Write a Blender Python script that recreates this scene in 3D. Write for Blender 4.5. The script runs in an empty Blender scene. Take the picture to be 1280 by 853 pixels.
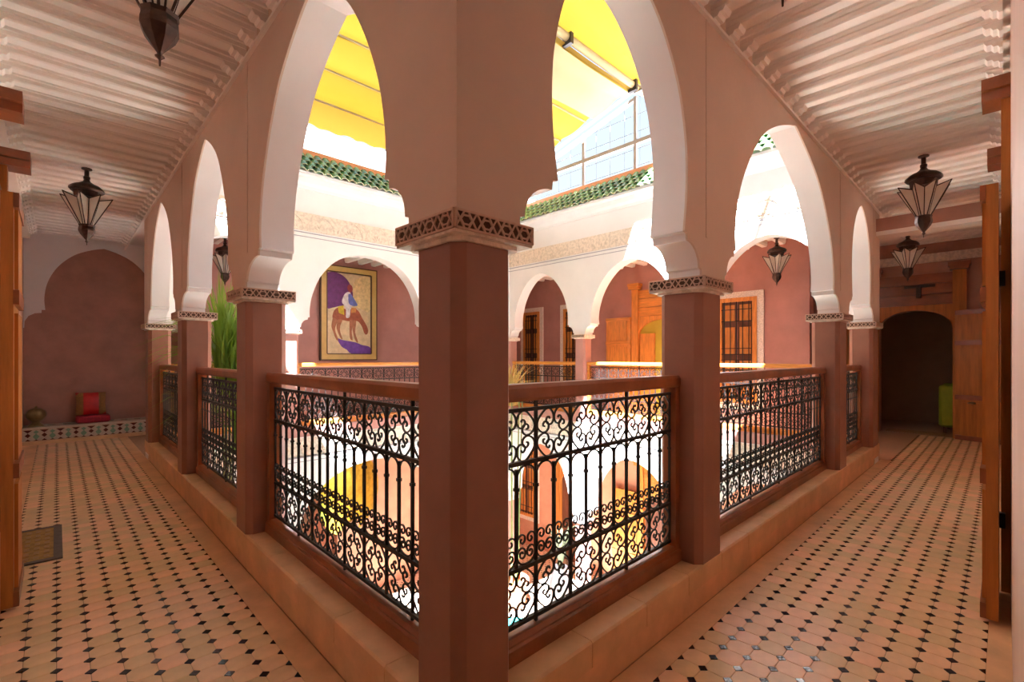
import bpy, bmesh, math, random
from mathutils import Vector, Matrix
from mathutils.geometry import tessellate_polygon
random.seed(7)
PI = math.pi
SC = bpy.context.scene
COL = SC.collection

# ------------------------------------------------------------------ camera, sky, sun, exposure
# two vanishing points of the photograph (1280x853): galleries run along +Y (left) and +X (right)
FPX = 592.0
YAW = math.atan2(616.0, 592.0)
CAM = (-0.809, -1.063, 1.27)
cd = bpy.data.cameras.new('camera')
cam = bpy.data.objects.new('camera', cd)
COL.objects.link(cam)
cam.location = CAM
cam.rotation_euler = (PI / 2, 0, YAW - PI / 2)
cd.sensor_width = 36.0
cd.lens = FPX / 1280 * 36
cd.shift_y = 19.5 / 1280
cd.clip_start = 0.01
SC.camera = cam

SKY_STRENGTH = 0.165
SUN_STRENGTH = 17.0
world = bpy.data.worlds.new('world')
SC.world = world
world.use_nodes = True
wn = world.node_tree
wn.nodes.clear()
w_out = wn.nodes.new('ShaderNodeOutputWorld')
w_bg = wn.nodes.new('ShaderNodeBackground')
w_tc = wn.nodes.new('ShaderNodeTexCoord')
w_sep = wn.nodes.new('ShaderNodeSeparateXYZ')
w_rmp = wn.nodes.new('ShaderNodeValToRGB')
wn.links.new(w_tc.outputs['Generated'], w_sep.inputs[0])
wn.links.new(w_sep.outputs['Z'], w_rmp.inputs[0])
w_rmp.color_ramp.elements[0].position = 0.0
w_rmp.color_ramp.elements[0].color = (0.80, 0.88, 0.95, 1)
w_rmp.color_ramp.elements[1].position = 0.9
w_rmp.color_ramp.elements[1].color = (0.50, 0.70, 0.92, 1)
wn.links.new(w_rmp.outputs[0], w_bg.inputs['Color'])
w_bg.inputs['Strength'].default_value = SKY_STRENGTH
wn.links.new(w_bg.outputs[0], w_out.inputs[0])

sd = bpy.data.lights.new('sun', 'SUN')
sun = bpy.data.objects.new('sun', sd)
COL.objects.link(sun)
sd.energy = SUN_STRENGTH
sd.color = (0.98, 0.97, 1.0)
sd.angle = 0.012
SUN_DIR = Vector((0.40, 0.30, -0.86)).normalized()
sun.rotation_euler = SUN_DIR.to_track_quat('-Z', 'Y').to_euler()
sun.location = (-8, -8, 14)

SC.view_settings.view_transform = 'Standard'
SC.view_settings.look = 'None'
SC.view_settings.exposure = 3.0
SC.view_settings.gamma = 1.0
SC.view_settings.use_curve_mapping = False
try:
    SC.cycles.max_bounces = 14
    SC.cycles.diffuse_bounces = 8
    SC.cycles.glossy_bounces = 4
    SC.cycles.transmission_bounces = 8
    SC.cycles.transparent_max_bounces = 12
    SC.cycles.caustics_reflective = False
    SC.cycles.caustics_refractive = False
    SC.cycles.sample_clamp_indirect = 8.0
    SC.cycles.use_denoising = True
except Exception:
    pass


# ------------------------------------------------------------------ materials
MATS = {}
def mat(name, col, rough=0.6, var=0.12, scale=6.0, bump=0.0, bscale=40.0, metal=0.0, spec=0.5,
        stretch=None, island=0.0, coat=0.0, col2=None, translucent=None, contrast=None, transmission=0.0):
    if name in MATS:
        return MATS[name]
    m = bpy.data.materials.new(name)
    m.use_nodes = True
    n = m.node_tree.nodes
    L = m.node_tree.links
    b = n['Principled BSDF']
    b.inputs['Roughness'].default_value = rough
    b.inputs['Metallic'].default_value = metal
    b.inputs['Specular IOR Level'].default_value = spec
    b.inputs['Coat Weight'].default_value = coat
    b.inputs['Transmission Weight'].default_value = transmission
    tc = n.new('ShaderNodeTexCoord')
    mp = n.new('ShaderNodeMapping')
    L.new(tc.outputs['Object'], mp.inputs['Vector'])
    if stretch:
        mp.inputs['Scale'].default_value = stretch
    nz = n.new('ShaderNodeTexNoise')
    nz.inputs['Scale'].default_value = scale
    nz.inputs['Detail'].default_value = 6
    nz.inputs['Roughness'].default_value = 0.6
    L.new(mp.outputs[0], nz.inputs['Vector'])
    rp = n.new('ShaderNodeValToRGB')
    lo, hi = (0.3, 0.7) if contrast is None else contrast
    rp.color_ramp.elements[0].position = lo
    rp.color_ramp.elements[1].position = hi
    c2 = col2 or tuple(min(1, c * (1 + var)) for c in col)
    c1 = tuple(c * (1 - var) for c in col) if col2 is None else col
    rp.color_ramp.elements[0].color = (*c1, 1)
    rp.color_ramp.elements[1].color = (*c2, 1)
    L.new(nz.outputs['Fac'], rp.inputs[0])
    src = rp.outputs[0]
    if island > 0:
        g = n.new('ShaderNodeNewGeometry')
        oi = n.new('ShaderNodeObjectInfo')
        ad = n.new('ShaderNodeMath'); ad.operation = 'ADD'
        fr = n.new('ShaderNodeMath'); fr.operation = 'FRACT'
        L.new(g.outputs['Random Per Island'], ad.inputs[0])
        L.new(oi.outputs['Random'], ad.inputs[1])
        L.new(ad.outputs[0], fr.inputs[0])
        mr = n.new('ShaderNodeMapRange')
        mr.inputs['To Min'].default_value = 1 - island
        mr.inputs['To Max'].default_value = 1 + island
        L.new(fr.outputs[0], mr.inputs['Value'])
        hs = n.new('ShaderNodeHueSaturation')
        L.new(src, hs.inputs['Color'])
        L.new(mr.outputs[0], hs.inputs['Value'])
        mr2 = n.new('ShaderNodeMapRange')
        mr2.inputs['To Min'].default_value = 0.5 + island * 0.12
        mr2.inputs['To Max'].default_value = 0.5 - island * 0.12
        L.new(fr.outputs[0], mr2.inputs['Value'])
        L.new(mr2.outputs[0], hs.inputs['Hue'])
        src = hs.outputs[0]
    L.new(src, b.inputs['Base Color'])
    if bump > 0:
        nb = n.new('ShaderNodeTexNoise')
        nb.inputs['Scale'].default_value = bscale
        nb.inputs['Detail'].default_value = 4
        L.new(mp.outputs[0], nb.inputs['Vector'])
        bp = n.new('ShaderNodeBump')
        bp.inputs['Strength'].default_value = bump
        bp.inputs['Distance'].default_value = 0.01
        L.new(nb.outputs['Fac'], bp.inputs['Height'])
        L.new(bp.outputs[0], b.inputs['Normal'])
    if translucent:
        out = n['Material Output']
        tr = n.new('ShaderNodeBsdfTranslucent')
        tr.inputs['Color'].default_value = (*translucent, 1)
        mx = n.new('ShaderNodeMixShader')
        mx.inputs[0].default_value = 0.6
        L.new(b.outputs[0], mx.inputs[1])
        L.new(tr.outputs[0], mx.inputs[2])
        L.new(mx.outputs[0], out.inputs['Surface'])
    MATS[name] = m
    return m

WHITE = mat('white_plaster', (0.79, 0.77, 0.78), 0.7, 0.03, 3, 0.08, 30)
WHITE_SHADED = mat('shaded_white_plaster', (0.66, 0.51, 0.42), 0.7, 0.04, 2.5, 0.08, 25)  # white plaster with the walkway-side shade mixed into its colour
CEIL = mat('painted_ceiling_wood', (0.88, 0.83, 0.79), 0.45, 0.03, 5, 0.03, 40)
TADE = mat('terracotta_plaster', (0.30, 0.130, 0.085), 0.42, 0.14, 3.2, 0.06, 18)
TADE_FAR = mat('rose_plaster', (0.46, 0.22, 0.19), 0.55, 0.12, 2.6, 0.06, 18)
ROSE_PALE = mat('pale_rose_plaster', (0.68, 0.50, 0.42), 0.5, 0.06, 3, 0.06, 18)
TADE_DARK = mat('umber_plaster', (0.43, 0.215, 0.16), 0.5, 0.16, 3.5, 0.06, 16)
TILE = mat('terracotta_tile', (0.78, 0.51, 0.30), 0.36, 0.12, 9, 0.05, 30, island=0.13)
GROUT = mat('tile_grout', (0.40, 0.24, 0.15), 0.8, 0.1, 30)
DOT = mat('glazed_dark_tile', (0.022, 0.012, 0.022), 0.12, 0.3, 40, 0.10, 60, spec=0.6, island=0.3)
KERB = mat('kerb_terracotta', (0.68, 0.42, 0.22), 0.48, 0.16, 5, 0.08, 26, island=0.06)
CEDAR = mat('cedar_varnish', (0.27, 0.082, 0.028), 0.32, 0.35, 5, 0.05, 60, stretch=(1, 1, 1), coat=0.15)
CEDAR_V = mat('cedar_upright', (0.44, 0.165, 0.036), 0.45, 0.30, 4, 0.05, 40, stretch=(5, 5, 0.5), spec=0.3)
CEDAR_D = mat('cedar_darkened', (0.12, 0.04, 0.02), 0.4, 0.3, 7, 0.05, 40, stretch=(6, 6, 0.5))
CEDAR_LIT = mat('cedar_lit', (0.62, 0.24, 0.045), 0.36, 0.28, 7, 0.04, 40, stretch=(5, 5, 0.6), coat=0.2)  # same cedar as the near woodwork, lightened: its daylight is in the colour
CEDAR_LIT_H = mat('cedar_lit_boards', (0.62, 0.24, 0.045), 0.36, 0.28, 7, 0.04, 40, stretch=(0.6, 0.6, 6), coat=0.2)  # boards of that lightened cedar, brightness painted in
IRON = mat('wrought_iron', (0.022, 0.016, 0.015), 0.45, 0.3, 30, 0.1, 80, spec=0.4)
CARVE = mat('carved_stucco', (0.72, 0.62, 0.53), 0.8, 0.12, 22, 0.9, 55, contrast=(0.42, 0.56))
CARVE_D = mat('carved_recess', (0.09, 0.045, 0.03), 0.9, 0.2, 40)
LATTICE = mat('carved_strapwork', (0.62, 0.43, 0.33), 0.7, 0.1, 40)
FRAMEW = mat('window_surround_stucco', (0.78, 0.70, 0.64), 0.8, 0.14, 60, 0.9, 90, contrast=(0.42, 0.58))
GLINE = mat('slate_line_paint', (0.36, 0.36, 0.42), 0.7, 0.05)
ROOFG = mat('green_roof_glaze', (0.11, 0.25, 0.11), 0.15, 0.3, 14, 0.05, 30, island=0.4, spec=0.8)
TERRA = mat('terracotta_coping', (0.62, 0.27, 0.14), 0.6, 0.1, 5)
AWN = mat('yellow_canvas', (0.40, 0.23, 0.025), 0.85, 0.08, 1.4, translucent=(0.050, 0.032, 0.0030))
AWN_V = mat('amber_canvas', (0.55, 0.30, 0.05), 0.85, 0.08, 1.4, translucent=(0.24, 0.13, 0.018))
AWN_P = mat('faded_canvas', (0.80, 0.62, 0.35), 0.85, 0.10, 1.4, translucent=(0.060, 0.044, 0.027))
STEEL = mat('grey_painted_steel', (0.30, 0.27, 0.27), 0.4, 0.05, 10)
METALD = mat('aged_lantern_metal', (0.075, 0.045, 0.035), 0.38, 0.4, 25, 0.15, 60, metal=0.75)
FROST = mat('frosted_lantern_glass', (0.80, 0.74, 0.66), 0.45, 0.10, 12, 0.1, 50, translucent=(0.88, 0.82, 0.74))
BRASS = mat('tarnished_brass', (0.30, 0.22, 0.10), 0.35, 0.3, 12, 0.2, 30, metal=0.8)
GOLD = mat('gold_leaf', (0.62, 0.42, 0.05), 0.32, 0.35, 7, 0.5, 9, metal=0.75)
RED = mat('red_silk', (0.55, 0.012, 0.012), 0.4, 0.15, 18, 0.08, 60)
CRIMSON = mat('crimson_quilt', (0.32, 0.012, 0.03), 0.7, 0.2, 30, 0.15, 50)
GOLDCL = mat('gold_brocade', (0.33, 0.17, 0.05), 0.5, 0.25, 40, 0.1, 90)
ZGREEN = mat('green_zellige', (0.20, 0.34, 0.24), 0.2, 0.2, 30)
ZWHITE = mat('ivory_zellige', (0.55, 0.47, 0.38), 0.25, 0.1, 30)
ZBROWN = mat('brown_zellige', (0.10, 0.025, 0.018), 0.2, 0.2, 30)
ZTEAL = mat('teal_zellige', (0.02, 0.42, 0.40), 0.15, 0.4, 30, 0.05, 50)
LEAF = mat('green_blade', (0.16, 0.30, 0.045), 0.5, 0.35, 5, translucent=(0.30, 0.45, 0.07))
LEAF_DRY = mat('straw_blade', (0.52, 0.38, 0.13), 0.6, 0.3, 5, translucent=(0.60, 0.45, 0.16))
STEM = mat('green_stem', (0.16, 0.20, 0.06), 0.6, 0.3, 8)
POT = mat('clay_pot', (0.42, 0.17, 0.09), 0.7, 0.12, 8)
BLACKP = mat('dark_pottery', (0.04, 0.035, 0.035), 0.35, 0.3, 8)
MATW = mat('woven_straw', (0.36, 0.20, 0.06), 0.85, 0.3, 20, 0.5, 80)
MATB = mat('mat_border_cloth', (0.13, 0.095, 0.085), 0.9, 0.2, 30, 0.3, 90)
LIME = mat('lime_upholstery', (0.36, 0.47, 0.03), 0.7, 0.1, 10, 0.1, 60)
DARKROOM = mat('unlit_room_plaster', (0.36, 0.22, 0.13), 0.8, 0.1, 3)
OLIVE = mat('olive_room_plaster', (0.50, 0.38, 0.04), 0.8, 0.1, 3)
SALMON = mat('salmon_plaster', (0.62, 0.31, 0.20), 0.6, 0.12, 3, 0.05, 18)
RUGW = mat('striped_rug', (0.34, 0.20, 0.10), 0.9, 0.3, 14, 0.3, 90)

# ground floor paving: small tiles with dark insets, too far away to pick apart
def paving():
    m = bpy.data.materials.new('courtyard_paving')
    m.use_nodes = True
    n, L = m.node_tree.nodes, m.node_tree.links
    b = n['Principled BSDF']
    b.inputs['Roughness'].default_value = 0.3
    tc = n.new('ShaderNodeTexCoord')
    mp = n.new('ShaderNodeMapping')
    mp.inputs['Rotation'].default_value = (0, 0, PI / 4)
    L.new(tc.outputs['Object'], mp.inputs['Vector'])
    sp = n.new('ShaderNodeSeparateXYZ')
    L.new(mp.outputs[0], sp.inputs[0])
    fs = []
    for ax in 'XY':
        mu = n.new('ShaderNodeMath'); mu.operation = 'MULTIPLY'; mu.inputs[1].default_value = 10.0
        fr = n.new('ShaderNodeMath'); fr.operation = 'FRACT'
        lt = n.new('ShaderNodeMath'); lt.operation = 'LESS_THAN'; lt.inputs[1].default_value = 0.3
        L.new(sp.outputs[ax], mu.inputs[0]); L.new(mu.outputs[0], fr.inputs[0]); L.new(fr.outputs[0], lt.inputs[0])
        fs.append(lt)
    an = n.new('ShaderNodeMath'); an.operation = 'MULTIPLY'
    L.new(fs[0].outputs[0], an.inputs[0]); L.new(fs[1].outputs[0], an.inputs[1])
    mx = n.new('ShaderNodeMix'); mx.data_type = 'RGBA'
    mx.inputs[6].default_value = (0.78, 0.62, 0.50, 1)
    mx.inputs[7].default_value = (0.05, 0.03, 0.03, 1)
    L.new(an.outputs[0], mx.inputs[0])
    L.new(mx.outputs[2], b.inputs['Base Color'])
    return m
PAVING = paving()


# ------------------------------------------------------------------ mesh helpers
class MB:
    def __init__(s):
        s.v = []; s.f = []
    def add(s, vs, fs):
        o = len(s.v)
        s.v += [tuple(v) for v in vs]
        s.f += [tuple(i + o for i in f) for f in fs]
        return s
    def box(s, x0, x1, y0, y1, z0, z1):
        return s.add([(x0, y0, z0), (x1, y0, z0), (x1, y1, z0), (x0, y1, z0), (x0, y0, z1), (x1, y0, z1), (x1, y1, z1), (x0, y1, z1)],
                     [(0, 3, 2, 1), (4, 5, 6, 7), (0, 1, 5, 4), (1, 2, 6, 5), (2, 3, 7, 6), (3, 0, 4, 7)])
    def fbox(s, fn, s0, s1, z0, z1, t0, t1):
        return s.prism([(s0, z0), (s1, z0), (s1, z1), (s0, z1)], t0, t1, fn)
    def prism(s, poly, t0, t1, fn):
        n = len(poly)
        vs = [fn(a, b, t0) for a, b in poly] + [fn(a, b, t1) for a, b in poly]
        if n == 4:
            caps = [(0, 1, 2, 3)]
        else:
            caps = [tuple(t) for t in tessellate_polygon([[Vector((a, b, 0)) for a, b in poly]])]
        fs = [c for c in caps] + [tuple(i + n for i in reversed(c)) for c in caps]
        for i in range(n):
            j = (i + 1) % n
            fs.append((i, j, j + n, i + n))
        return s.add(vs, fs)
    def tube(s, path, r, n=4, closed=False, flat=None):
        P = [Vector(p) for p in path]
        m = len(P)
        vs, fs = [], []
        up = None
        for i, p in enumerate(P):
            a = P[i - 1] if (i > 0 or closed) else P[i]
            b = P[(i + 1) % m] if (i < m - 1 or closed) else P[i]
            d = (b - a)
            d = d.normalized() if d.length > 1e-9 else Vector((0, 0, 1))
            if up is None:
                up = Vector((0, 1, 0)) if abs(d.y) < 0.9 else Vector((0, 0, 1))
            u = (up - d * up.dot(d))
            u = u.normalized() if u.length > 1e-6 else d.orthogonal().normalized()
            w = d.cross(u)
            up = u
            rr = r[i] if isinstance(r, (list, tuple)) else r
            for k in range(n):
                an = 2 * PI * (k + 0.5) / n
                vs.append(p + u * (math.cos(an) * rr) + w * (math.sin(an) * rr))
        for i in range(m if closed else m - 1):
            j = (i + 1) % m
            for k in range(n):
                l = (k + 1) % n
                fs.append((i * n + k, i * n + l, j * n + l, j * n + k))
        if not closed:
            fs.append(tuple(reversed(range(n))))
            fs.append(tuple((m - 1) * n + k for k in range(n)))
        return s.add(vs, fs)
    def lathe(s, prof, n=16, c=(0, 0, 0), cap=True, wob=None):
        vs, fs = [], []
        for r, z in prof:
            for k in range(n):
                a = 2 * PI * k / n
                rr = r * (wob(a) if wob else 1)
                vs.append((c[0] + rr * math.cos(a), c[1] + rr * math.sin(a), c[2] + z))
        m = len(prof)
        for i in range(m - 1):
            for k in range(n):
                l = (k + 1) % n
                fs.append((i * n + k, i * n + l, (i + 1) * n + l, (i + 1) * n + k))
        if cap:
            fs.append(tuple(reversed(range(n))))
            fs.append(tuple((m - 1) * n + k for k in range(n)))
        return s.add(vs, fs)
    def mesh(s, name, m, smooth=None, weld=False):
        me = bpy.data.meshes.new(name)
        me.from_pydata(s.v, [], s.f)
        bm = bmesh.new(); bm.from_mesh(me)
        if weld:
            bmesh.ops.remove_doubles(bm, verts=bm.verts, dist=1e-5)
            bmesh.ops.delete(bm, geom=[v for v in bm.verts if not v.link_faces], context='VERTS')
        bmesh.ops.recalc_face_normals(bm, faces=bm.faces)
        bm.to_mesh(me); bm.free()
        me.materials.append(m)
        if smooth is not None:
            for p in me.polygons:
                p.use_smooth = True
            me.set_sharp_from_angle(angle=math.radians(smooth))
        return me

def link(name, me, parent=None, loc=(0, 0, 0), rot=(0, 0, 0), scale=(1, 1, 1)):
    o = bpy.data.objects.new(name, me)
    COL.objects.link(o)
    o.location = loc
    o.rotation_euler = rot
    o.scale = scale
    if parent is not None:
        o.parent = parent
    return o
def wloc(o):
    p = Vector((0, 0, 0))
    while o is not None:
        p += Vector(o.location)
        o = o.parent
    return p
def part(name, mb, m, parent, smooth=None, local=False):
    """a part; mb holds world coordinates unless local"""
    me = mb.mesh(name, m, smooth)
    return link(name, me, parent, (0, 0, 0) if local else tuple(-wloc(parent)))
def thing(name, label, cat, loc=(0, 0, 0), group=None, kind=None, rot=0):
    o = bpy.data.objects.new(name, None)
    o.empty_display_size = 0.1
    COL.objects.link(o)
    o.location = loc
    o.rotation_euler = (0, 0, rot)
    o['label'] = label
    if cat: o['category'] = cat
    if group: o['group'] = group
    if kind: o['kind'] = kind
    return o
def tagged(name, mb, m, label, cat=None, group=None, kind=None, smooth=None):
    o = link(name, mb.mesh(name, m, smooth))
    o['label'] = label
    if cat: o['category'] = cat
    if group: o['group'] = group
    if kind: o['kind'] = kind
    return o
def struct(name, mb, m, label, smooth=None):
    return tagged(name, mb, m, label, None, None, 'structure', smooth)
def copy_tree(o, parent=None):
    c = o.copy()
    COL.objects.link(c)
    c.parent = parent
    for ch in list(o.children):
        copy_tree(ch, c)
    return c
def crom(pts, k=6, closed=False):
    """Catmull-Rom through 2D/3D points"""
    P = [Vector(p) for p in pts]
    out = []
    n = len(P)
    for i in range(n - 1):
        p0 = P[max(0, i - 1)]; p1 = P[i]; p2 = P[i + 1]; p3 = P[min(n - 1, i + 2)]
        for j in range(k):
            t = j / k
            out.append(0.5 * ((2 * p1) + (p2 - p0) * t + (2 * p0 - 5 * p1 + 4 * p2 - p3) * t * t + (3 * p1 - p0 - 3 * p2 + p3) * t ** 3))
    out.append(P[-1])
    return [tuple(p) for p in out]
def rr(a, b): return random.uniform(a, b)

# ------------------------------------------------------------------ key dimensions (metres; gallery floor z = 0)
KZ = 0.21            # kerb top
CB, CT = 1.61, 1.675  # capital
CEILZ = 3.06
TH = 0.24            # arcade wall thickness
XF, YF = 6.15, 6.25  # courtyard faces of the two far arcades
WXW, WFW = 7.55, 7.60  # far gallery back walls
LW, RW = -1.17, -1.085  # near gallery outer walls
EY, EX = 9.08, 9.30  # end walls of the two near galleries
GZ = -3.40           # courtyard floor
LP = [(0, 0.23), (2.04, 2.29), (4.03, 4.29), (6.20, 6.49)]
RP = [(0, 0.23), (1.53, 1.80), (4.42, 4.74), (6.02, 6.39)]
FP = [(0.0, 0.24), (1.57, 1.80), (4.12, 4.35), (6.15, 6.39)]
XP = [(0.0, 0.23), (2.13, 2.36), (4.27, 4.50), (6.25, 6.49)]
fL = lambda s, z, t: (t, s, z)            # left arcade: along Y, t into the courtyard
fR = lambda s, z, t: (s, t, z)            # right arcade: along X
fF = lambda s, z, t: (s, YF + t, z)       # far arcade along X, t away from the courtyard
fX = lambda s, z, t: (XF + t, s, z)       # far arcade along Y

# ------------------------------------------------------------------ floor
def octagon_mesh(p, q, g, h):
    a = p / 2 - g
    b = p / 2 - q - g * 0.3
    pts = [(a, -b), (a, b), (b, a), (-b, a), (-a, b), (-a, -b), (-b, -a), (b, -a)]
    mb = MB()
    e = 0.0022
    mb.v = [(x, y, -0.006) for x, y in pts] + [(x, y, h - 0.0012) for x, y in pts] + [(x * (1 - e / a), y * (1 - e / a), h) for x, y in pts]
    mb.f = [(i, (i + 1) % 8, (i + 1) % 8 + 8, i + 8) for i in range(8)] + [(i + 8, (i + 1) % 8 + 8, (i + 1) % 8 + 16, i + 16) for i in range(8)] + [tuple(range(16, 24))]
    return mb
def dot_mesh(q, h):
    mb = MB()
    k = q - 0.0012
    pts = [(k, 0), (0, k), (-k, 0), (0, -k)]
    mb.v = [(x, y, -0.006) for x, y in pts] + [(x * .96, y * .96, h) for x, y in pts]
    mb.f = [(i, (i + 1) % 4, (i + 1) % 4 + 4, i + 4) for i in range(4)] + [(4, 5, 6, 7)]
    return mb

fl = MB()
fl.box(LW - 0.2, TH, RW - 1.3, EY + 0.3, -0.25, -0.004)
fl.box(TH, EX + 2.2, RW - 0.2, TH, -0.25, -0.004)
fl.box(TH, 0.9, YF, EY + 0.3, -0.25, -0.004)
fl.box(XF, WXW + 0.2, TH, WFW + 0.2, -0.25, -0.004)
fl.box(0.9, XF, YF, WFW + 0.2, -0.25, -0.004)
fl.box(WXW + 0.2, EX + 2.2, TH, 1.6, -0.25, -0.004)
floor = struct('floor', fl, GROUT, 'gallery floor of terracotta octagons with small dark glazed insets')
P = 0.1
oct_mb = octagon_mesh(P, 0.021, 0.0011, 0.0005)
dot_mb = dot_mesh(0.0205, 0.001)
oct_me = oct_mb.mesh('tile', TILE)
dot_me = dot_mb.mesh('inset_tile', DOT)
cells, dots = [], []
def inwalk(x, y):
    left = -1.012 < x < -0.10 and -1.3 < y < 8.55
    right = -1.012 < y < -0.10 and -1.0 < x < 9.25
    return left or right
for i in range(-11, 96):
    for j in range(-11, 96):
        x, y = -0.01 + P * i, -0.01 + P * j
        if inwalk(x - 0.05, y - 0.05) and (x - 0.05 < -0.1 or y - 0.05 < -0.1):
            cells.append((x - 0.05, y - 0.05))
        lx = -1.03 < x < -0.10 and -1.3 < y < 8.56
        ly = -1.03 < y < -0.10 and -1.0 < x < 9.25
        if lx or ly:
            dots.append((x, y))
def seen(p):
    dx, dy = p[0] - CAM[0], p[1] - CAM[1]
    z = dx * math.cos(YAW) + dy * math.sin(YAW)
    if z < 0.3: return 99
    u = (dx * math.sin(YAW) - dy * math.cos(YAW)) / z * FPX
    v = 1.27 / z * FPX
    if abs(u) > 660 or v > 440: return 50 + z
    return z
for lst, me, mbx, m, nm in ((cells, oct_me, oct_mb, TILE, 'tile'), (dots, dot_me, dot_mb, DOT, 'inset_tile')):
    lst.sort(key=seen)
    for k, (x, y) in enumerate(lst[:300]):
        o = link(nm, me, floor, (x, y, 0), (rr(-.006, .006), rr(-.006, .006), rr(-.008, .008)))
    rest = MB()
    for x, y in lst[300:]:
        rest.add([(vx + x, vy + y, vz) for vx, vy, vz in mbx.v], mbx.f)
    o = part('tile_field' if nm == 'tile' else 'inset_tile_field', rest, m, floor)
    o['kind'] = 'stuff'
# plain border strips beside kerbs and walls
bd = MB()
bd.box(-0.110, 0, -0.110, 8.62, -0.006, 0.0014); bd.box(0, 6.5, -0.110, 0, -0.006, 0.0014)
bd.box(LW, -1.010, RW - 1.2, 8.62, -0.006, 0.0014); bd.box(-1.01, EX, RW, -1.010, -0.006, 0.0014)
part('border_strip', bd, KERB, floor)

# ------------------------------------------------------------------ kerbs
def kerb(name, label, fn, s0, s1, t0, t1, z0, n):
    body = MB().fbox(fn, s0, s1, z0, KZ - 0.012, t0 + 0.006, t1)
    root = struct(name, body, KERB, label)
    w = (s1 - s0) / n
    for k in range(n):
        a, b = s0 + k * w + 0.0015, s0 + (k + 1) * w - 0.0015
        part('kerb_tile', MB().prism([(t0, KZ - 0.10), (t1, KZ - 0.10), (t1, KZ), (t0 + 0.008, KZ), (t0, KZ - 0.008)], a, b, lambda t, z, s: fn(s, z, t)), KERB, root)
    return root
kerb('trim_1', 'raised terracotta kerb under the railings of the gallery leading to the tiled bench', fL, 0.0, 6.55, 0.0, TH, 0.0, 16)
kerb('trim_2', 'raised terracotta kerb under the railings of the gallery leading to the dark doorway', fR, TH, 6.45, 0.0, TH, 0.0, 16)
struct('trim_3', MB().fbox(fF, 0.24, 6.2, 0.06, KZ, 0, TH), TADE_FAR, 'rose plaster kerb under the far railing below the painting')
struct('trim_4', MB().fbox(fX, 0.23, 6.3, 0.06, KZ, 0, TH), TADE_FAR, 'rose plaster kerb under the far railing below the barred windows')

# ------------------------------------------------------------------ pillars
def chamfer_rect(x0, x1, y0, y1, c):
    return [(x0 + c, y0), (x1 - c, y0), (x1, y0 + c), (x1, y1 - c), (x1 - c, y1), (x0 + c, y1), (x0, y1 - c), (x0, y0 + c)]
fZ = lambda a, b, t: (a, b, t)
def lattice(fn, s0, s1, z0, z1, out):
    """strapwork band: border strips, crossing straps and long hexagons"""
    mb = MB()
    h = z1 - z0
    b = 0.006
    mb.fbox(fn, s0, s1, z0, z0 + b, 0, out)
    mb.fbox(fn, s0, s1, z1 - b, z1, 0, out)
    mb.fbox(fn, s0, s0 + b, z0, z1, 0, out)
    mb.fbox(fn, s1 - b, s1, z0, z1, 0, out)
    n = max(2, round((s1 - s0) / 0.085))
    w = (s1 - s0) / n
    zc = (z0 + z1) / 2
    def strap(a, c, wd=0.0042):
        ax, az = a; cx, cz = c
        L = math.hypot(cx - ax, cz - az)
        nx, nz = -(cz - az) / L * wd / 2, (cx - ax) / L * wd / 2
        mb.prism([(ax - nx, az - nz), (cx - nx, cz - nz), (cx + nx, cz + nz), (ax + nx, az + nz)], 0, out * 0.9, fn)
    for k in range(n):
        a = s0 + k * w; c = a + w / 2; e = a + w
        zl, zh = z0 + b * 0.5, z1 - b * 0.5
        strap((a, zl), (a + w * .42, zh)); strap((a, zh), (a + w * .42, zl))
        strap((e, zl), (e - w * .42, zh)); strap((e, zh), (e - w * .42, zl))
        hx, hz = w * 0.26, h * 0.22
        hexa = [(c - hx, zc), (c - hx * .5, zc + hz), (c + hx * .5, zc + hz), (c + hx, zc), (c + hx * .5, zc - hz), (c - hx * .5, zc - hz)]
        for i in range(6):
            strap(hexa[i], hexa[(i + 1) % 6])
    return mb
def pillar(label, x0, x1, y0, y1, faces=('w', 's'), z0=KZ, zb=CB, zt=CT, m=None, name='pillar', group=None):
    root = thing(name, label, 'pillar', ((x0 + x1) / 2, (y0 + y1) / 2, z0), group)
    part('shaft', MB().prism(chamfer_rect(x0, x1, y0, y1, 0.034), z0, zb, fZ), m or TADE, root)
    o = 0.036
    cap = MB().prism(chamfer_rect(x0 - 0.012, x1 + 0.012, y0 - 0.012, y1 + 0.012, 0.02), zb - 0.012, zb, fZ)
    cap.box(x0 - o, x1 + o, y0 - o, y1 + o, zb, zt)
    c = part('capital', cap, CARVE if zb > 0 else WHITE, root)
    X0, X1, Y0, Y1 = x0 - o, x1 + o, y0 - o, y1 + o
    zz = (zb + 0.008, zt - 0.002)
    fns = {'w': (lambda s, z, t: (X0 - t, s, z), Y0, Y1), 's': (lambda s, z, t: (s, Y0 - t, z), X0, X1),
           'e': (lambda s, z, t: (X1 + t, s, z), Y0, Y1), 'n': (lambda s, z, t: (s, Y1 + t, z), X0, X1)}
    for f in faces:
        fn, a, b = fns[f]
        part('recessed_band', MB().fbox(fn, a + .004, b - .004, zz[0], zz[1], 0.0, 0.0006), CARVE_D, c)
        part('strapwork', lattice(fn, a, b, zz[0], zz[1], 0.006), LATTICE, c)
    return root
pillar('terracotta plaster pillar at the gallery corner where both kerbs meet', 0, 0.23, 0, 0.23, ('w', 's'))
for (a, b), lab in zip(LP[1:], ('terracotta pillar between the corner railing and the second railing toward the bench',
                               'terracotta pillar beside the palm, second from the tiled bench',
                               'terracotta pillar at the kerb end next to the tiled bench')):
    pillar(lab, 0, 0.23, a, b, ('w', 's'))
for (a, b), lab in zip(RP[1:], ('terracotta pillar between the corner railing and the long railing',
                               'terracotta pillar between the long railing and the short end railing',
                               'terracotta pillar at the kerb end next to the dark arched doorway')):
    pillar(lab, a, b, 0, 0.23, ('w', 's'))
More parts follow.
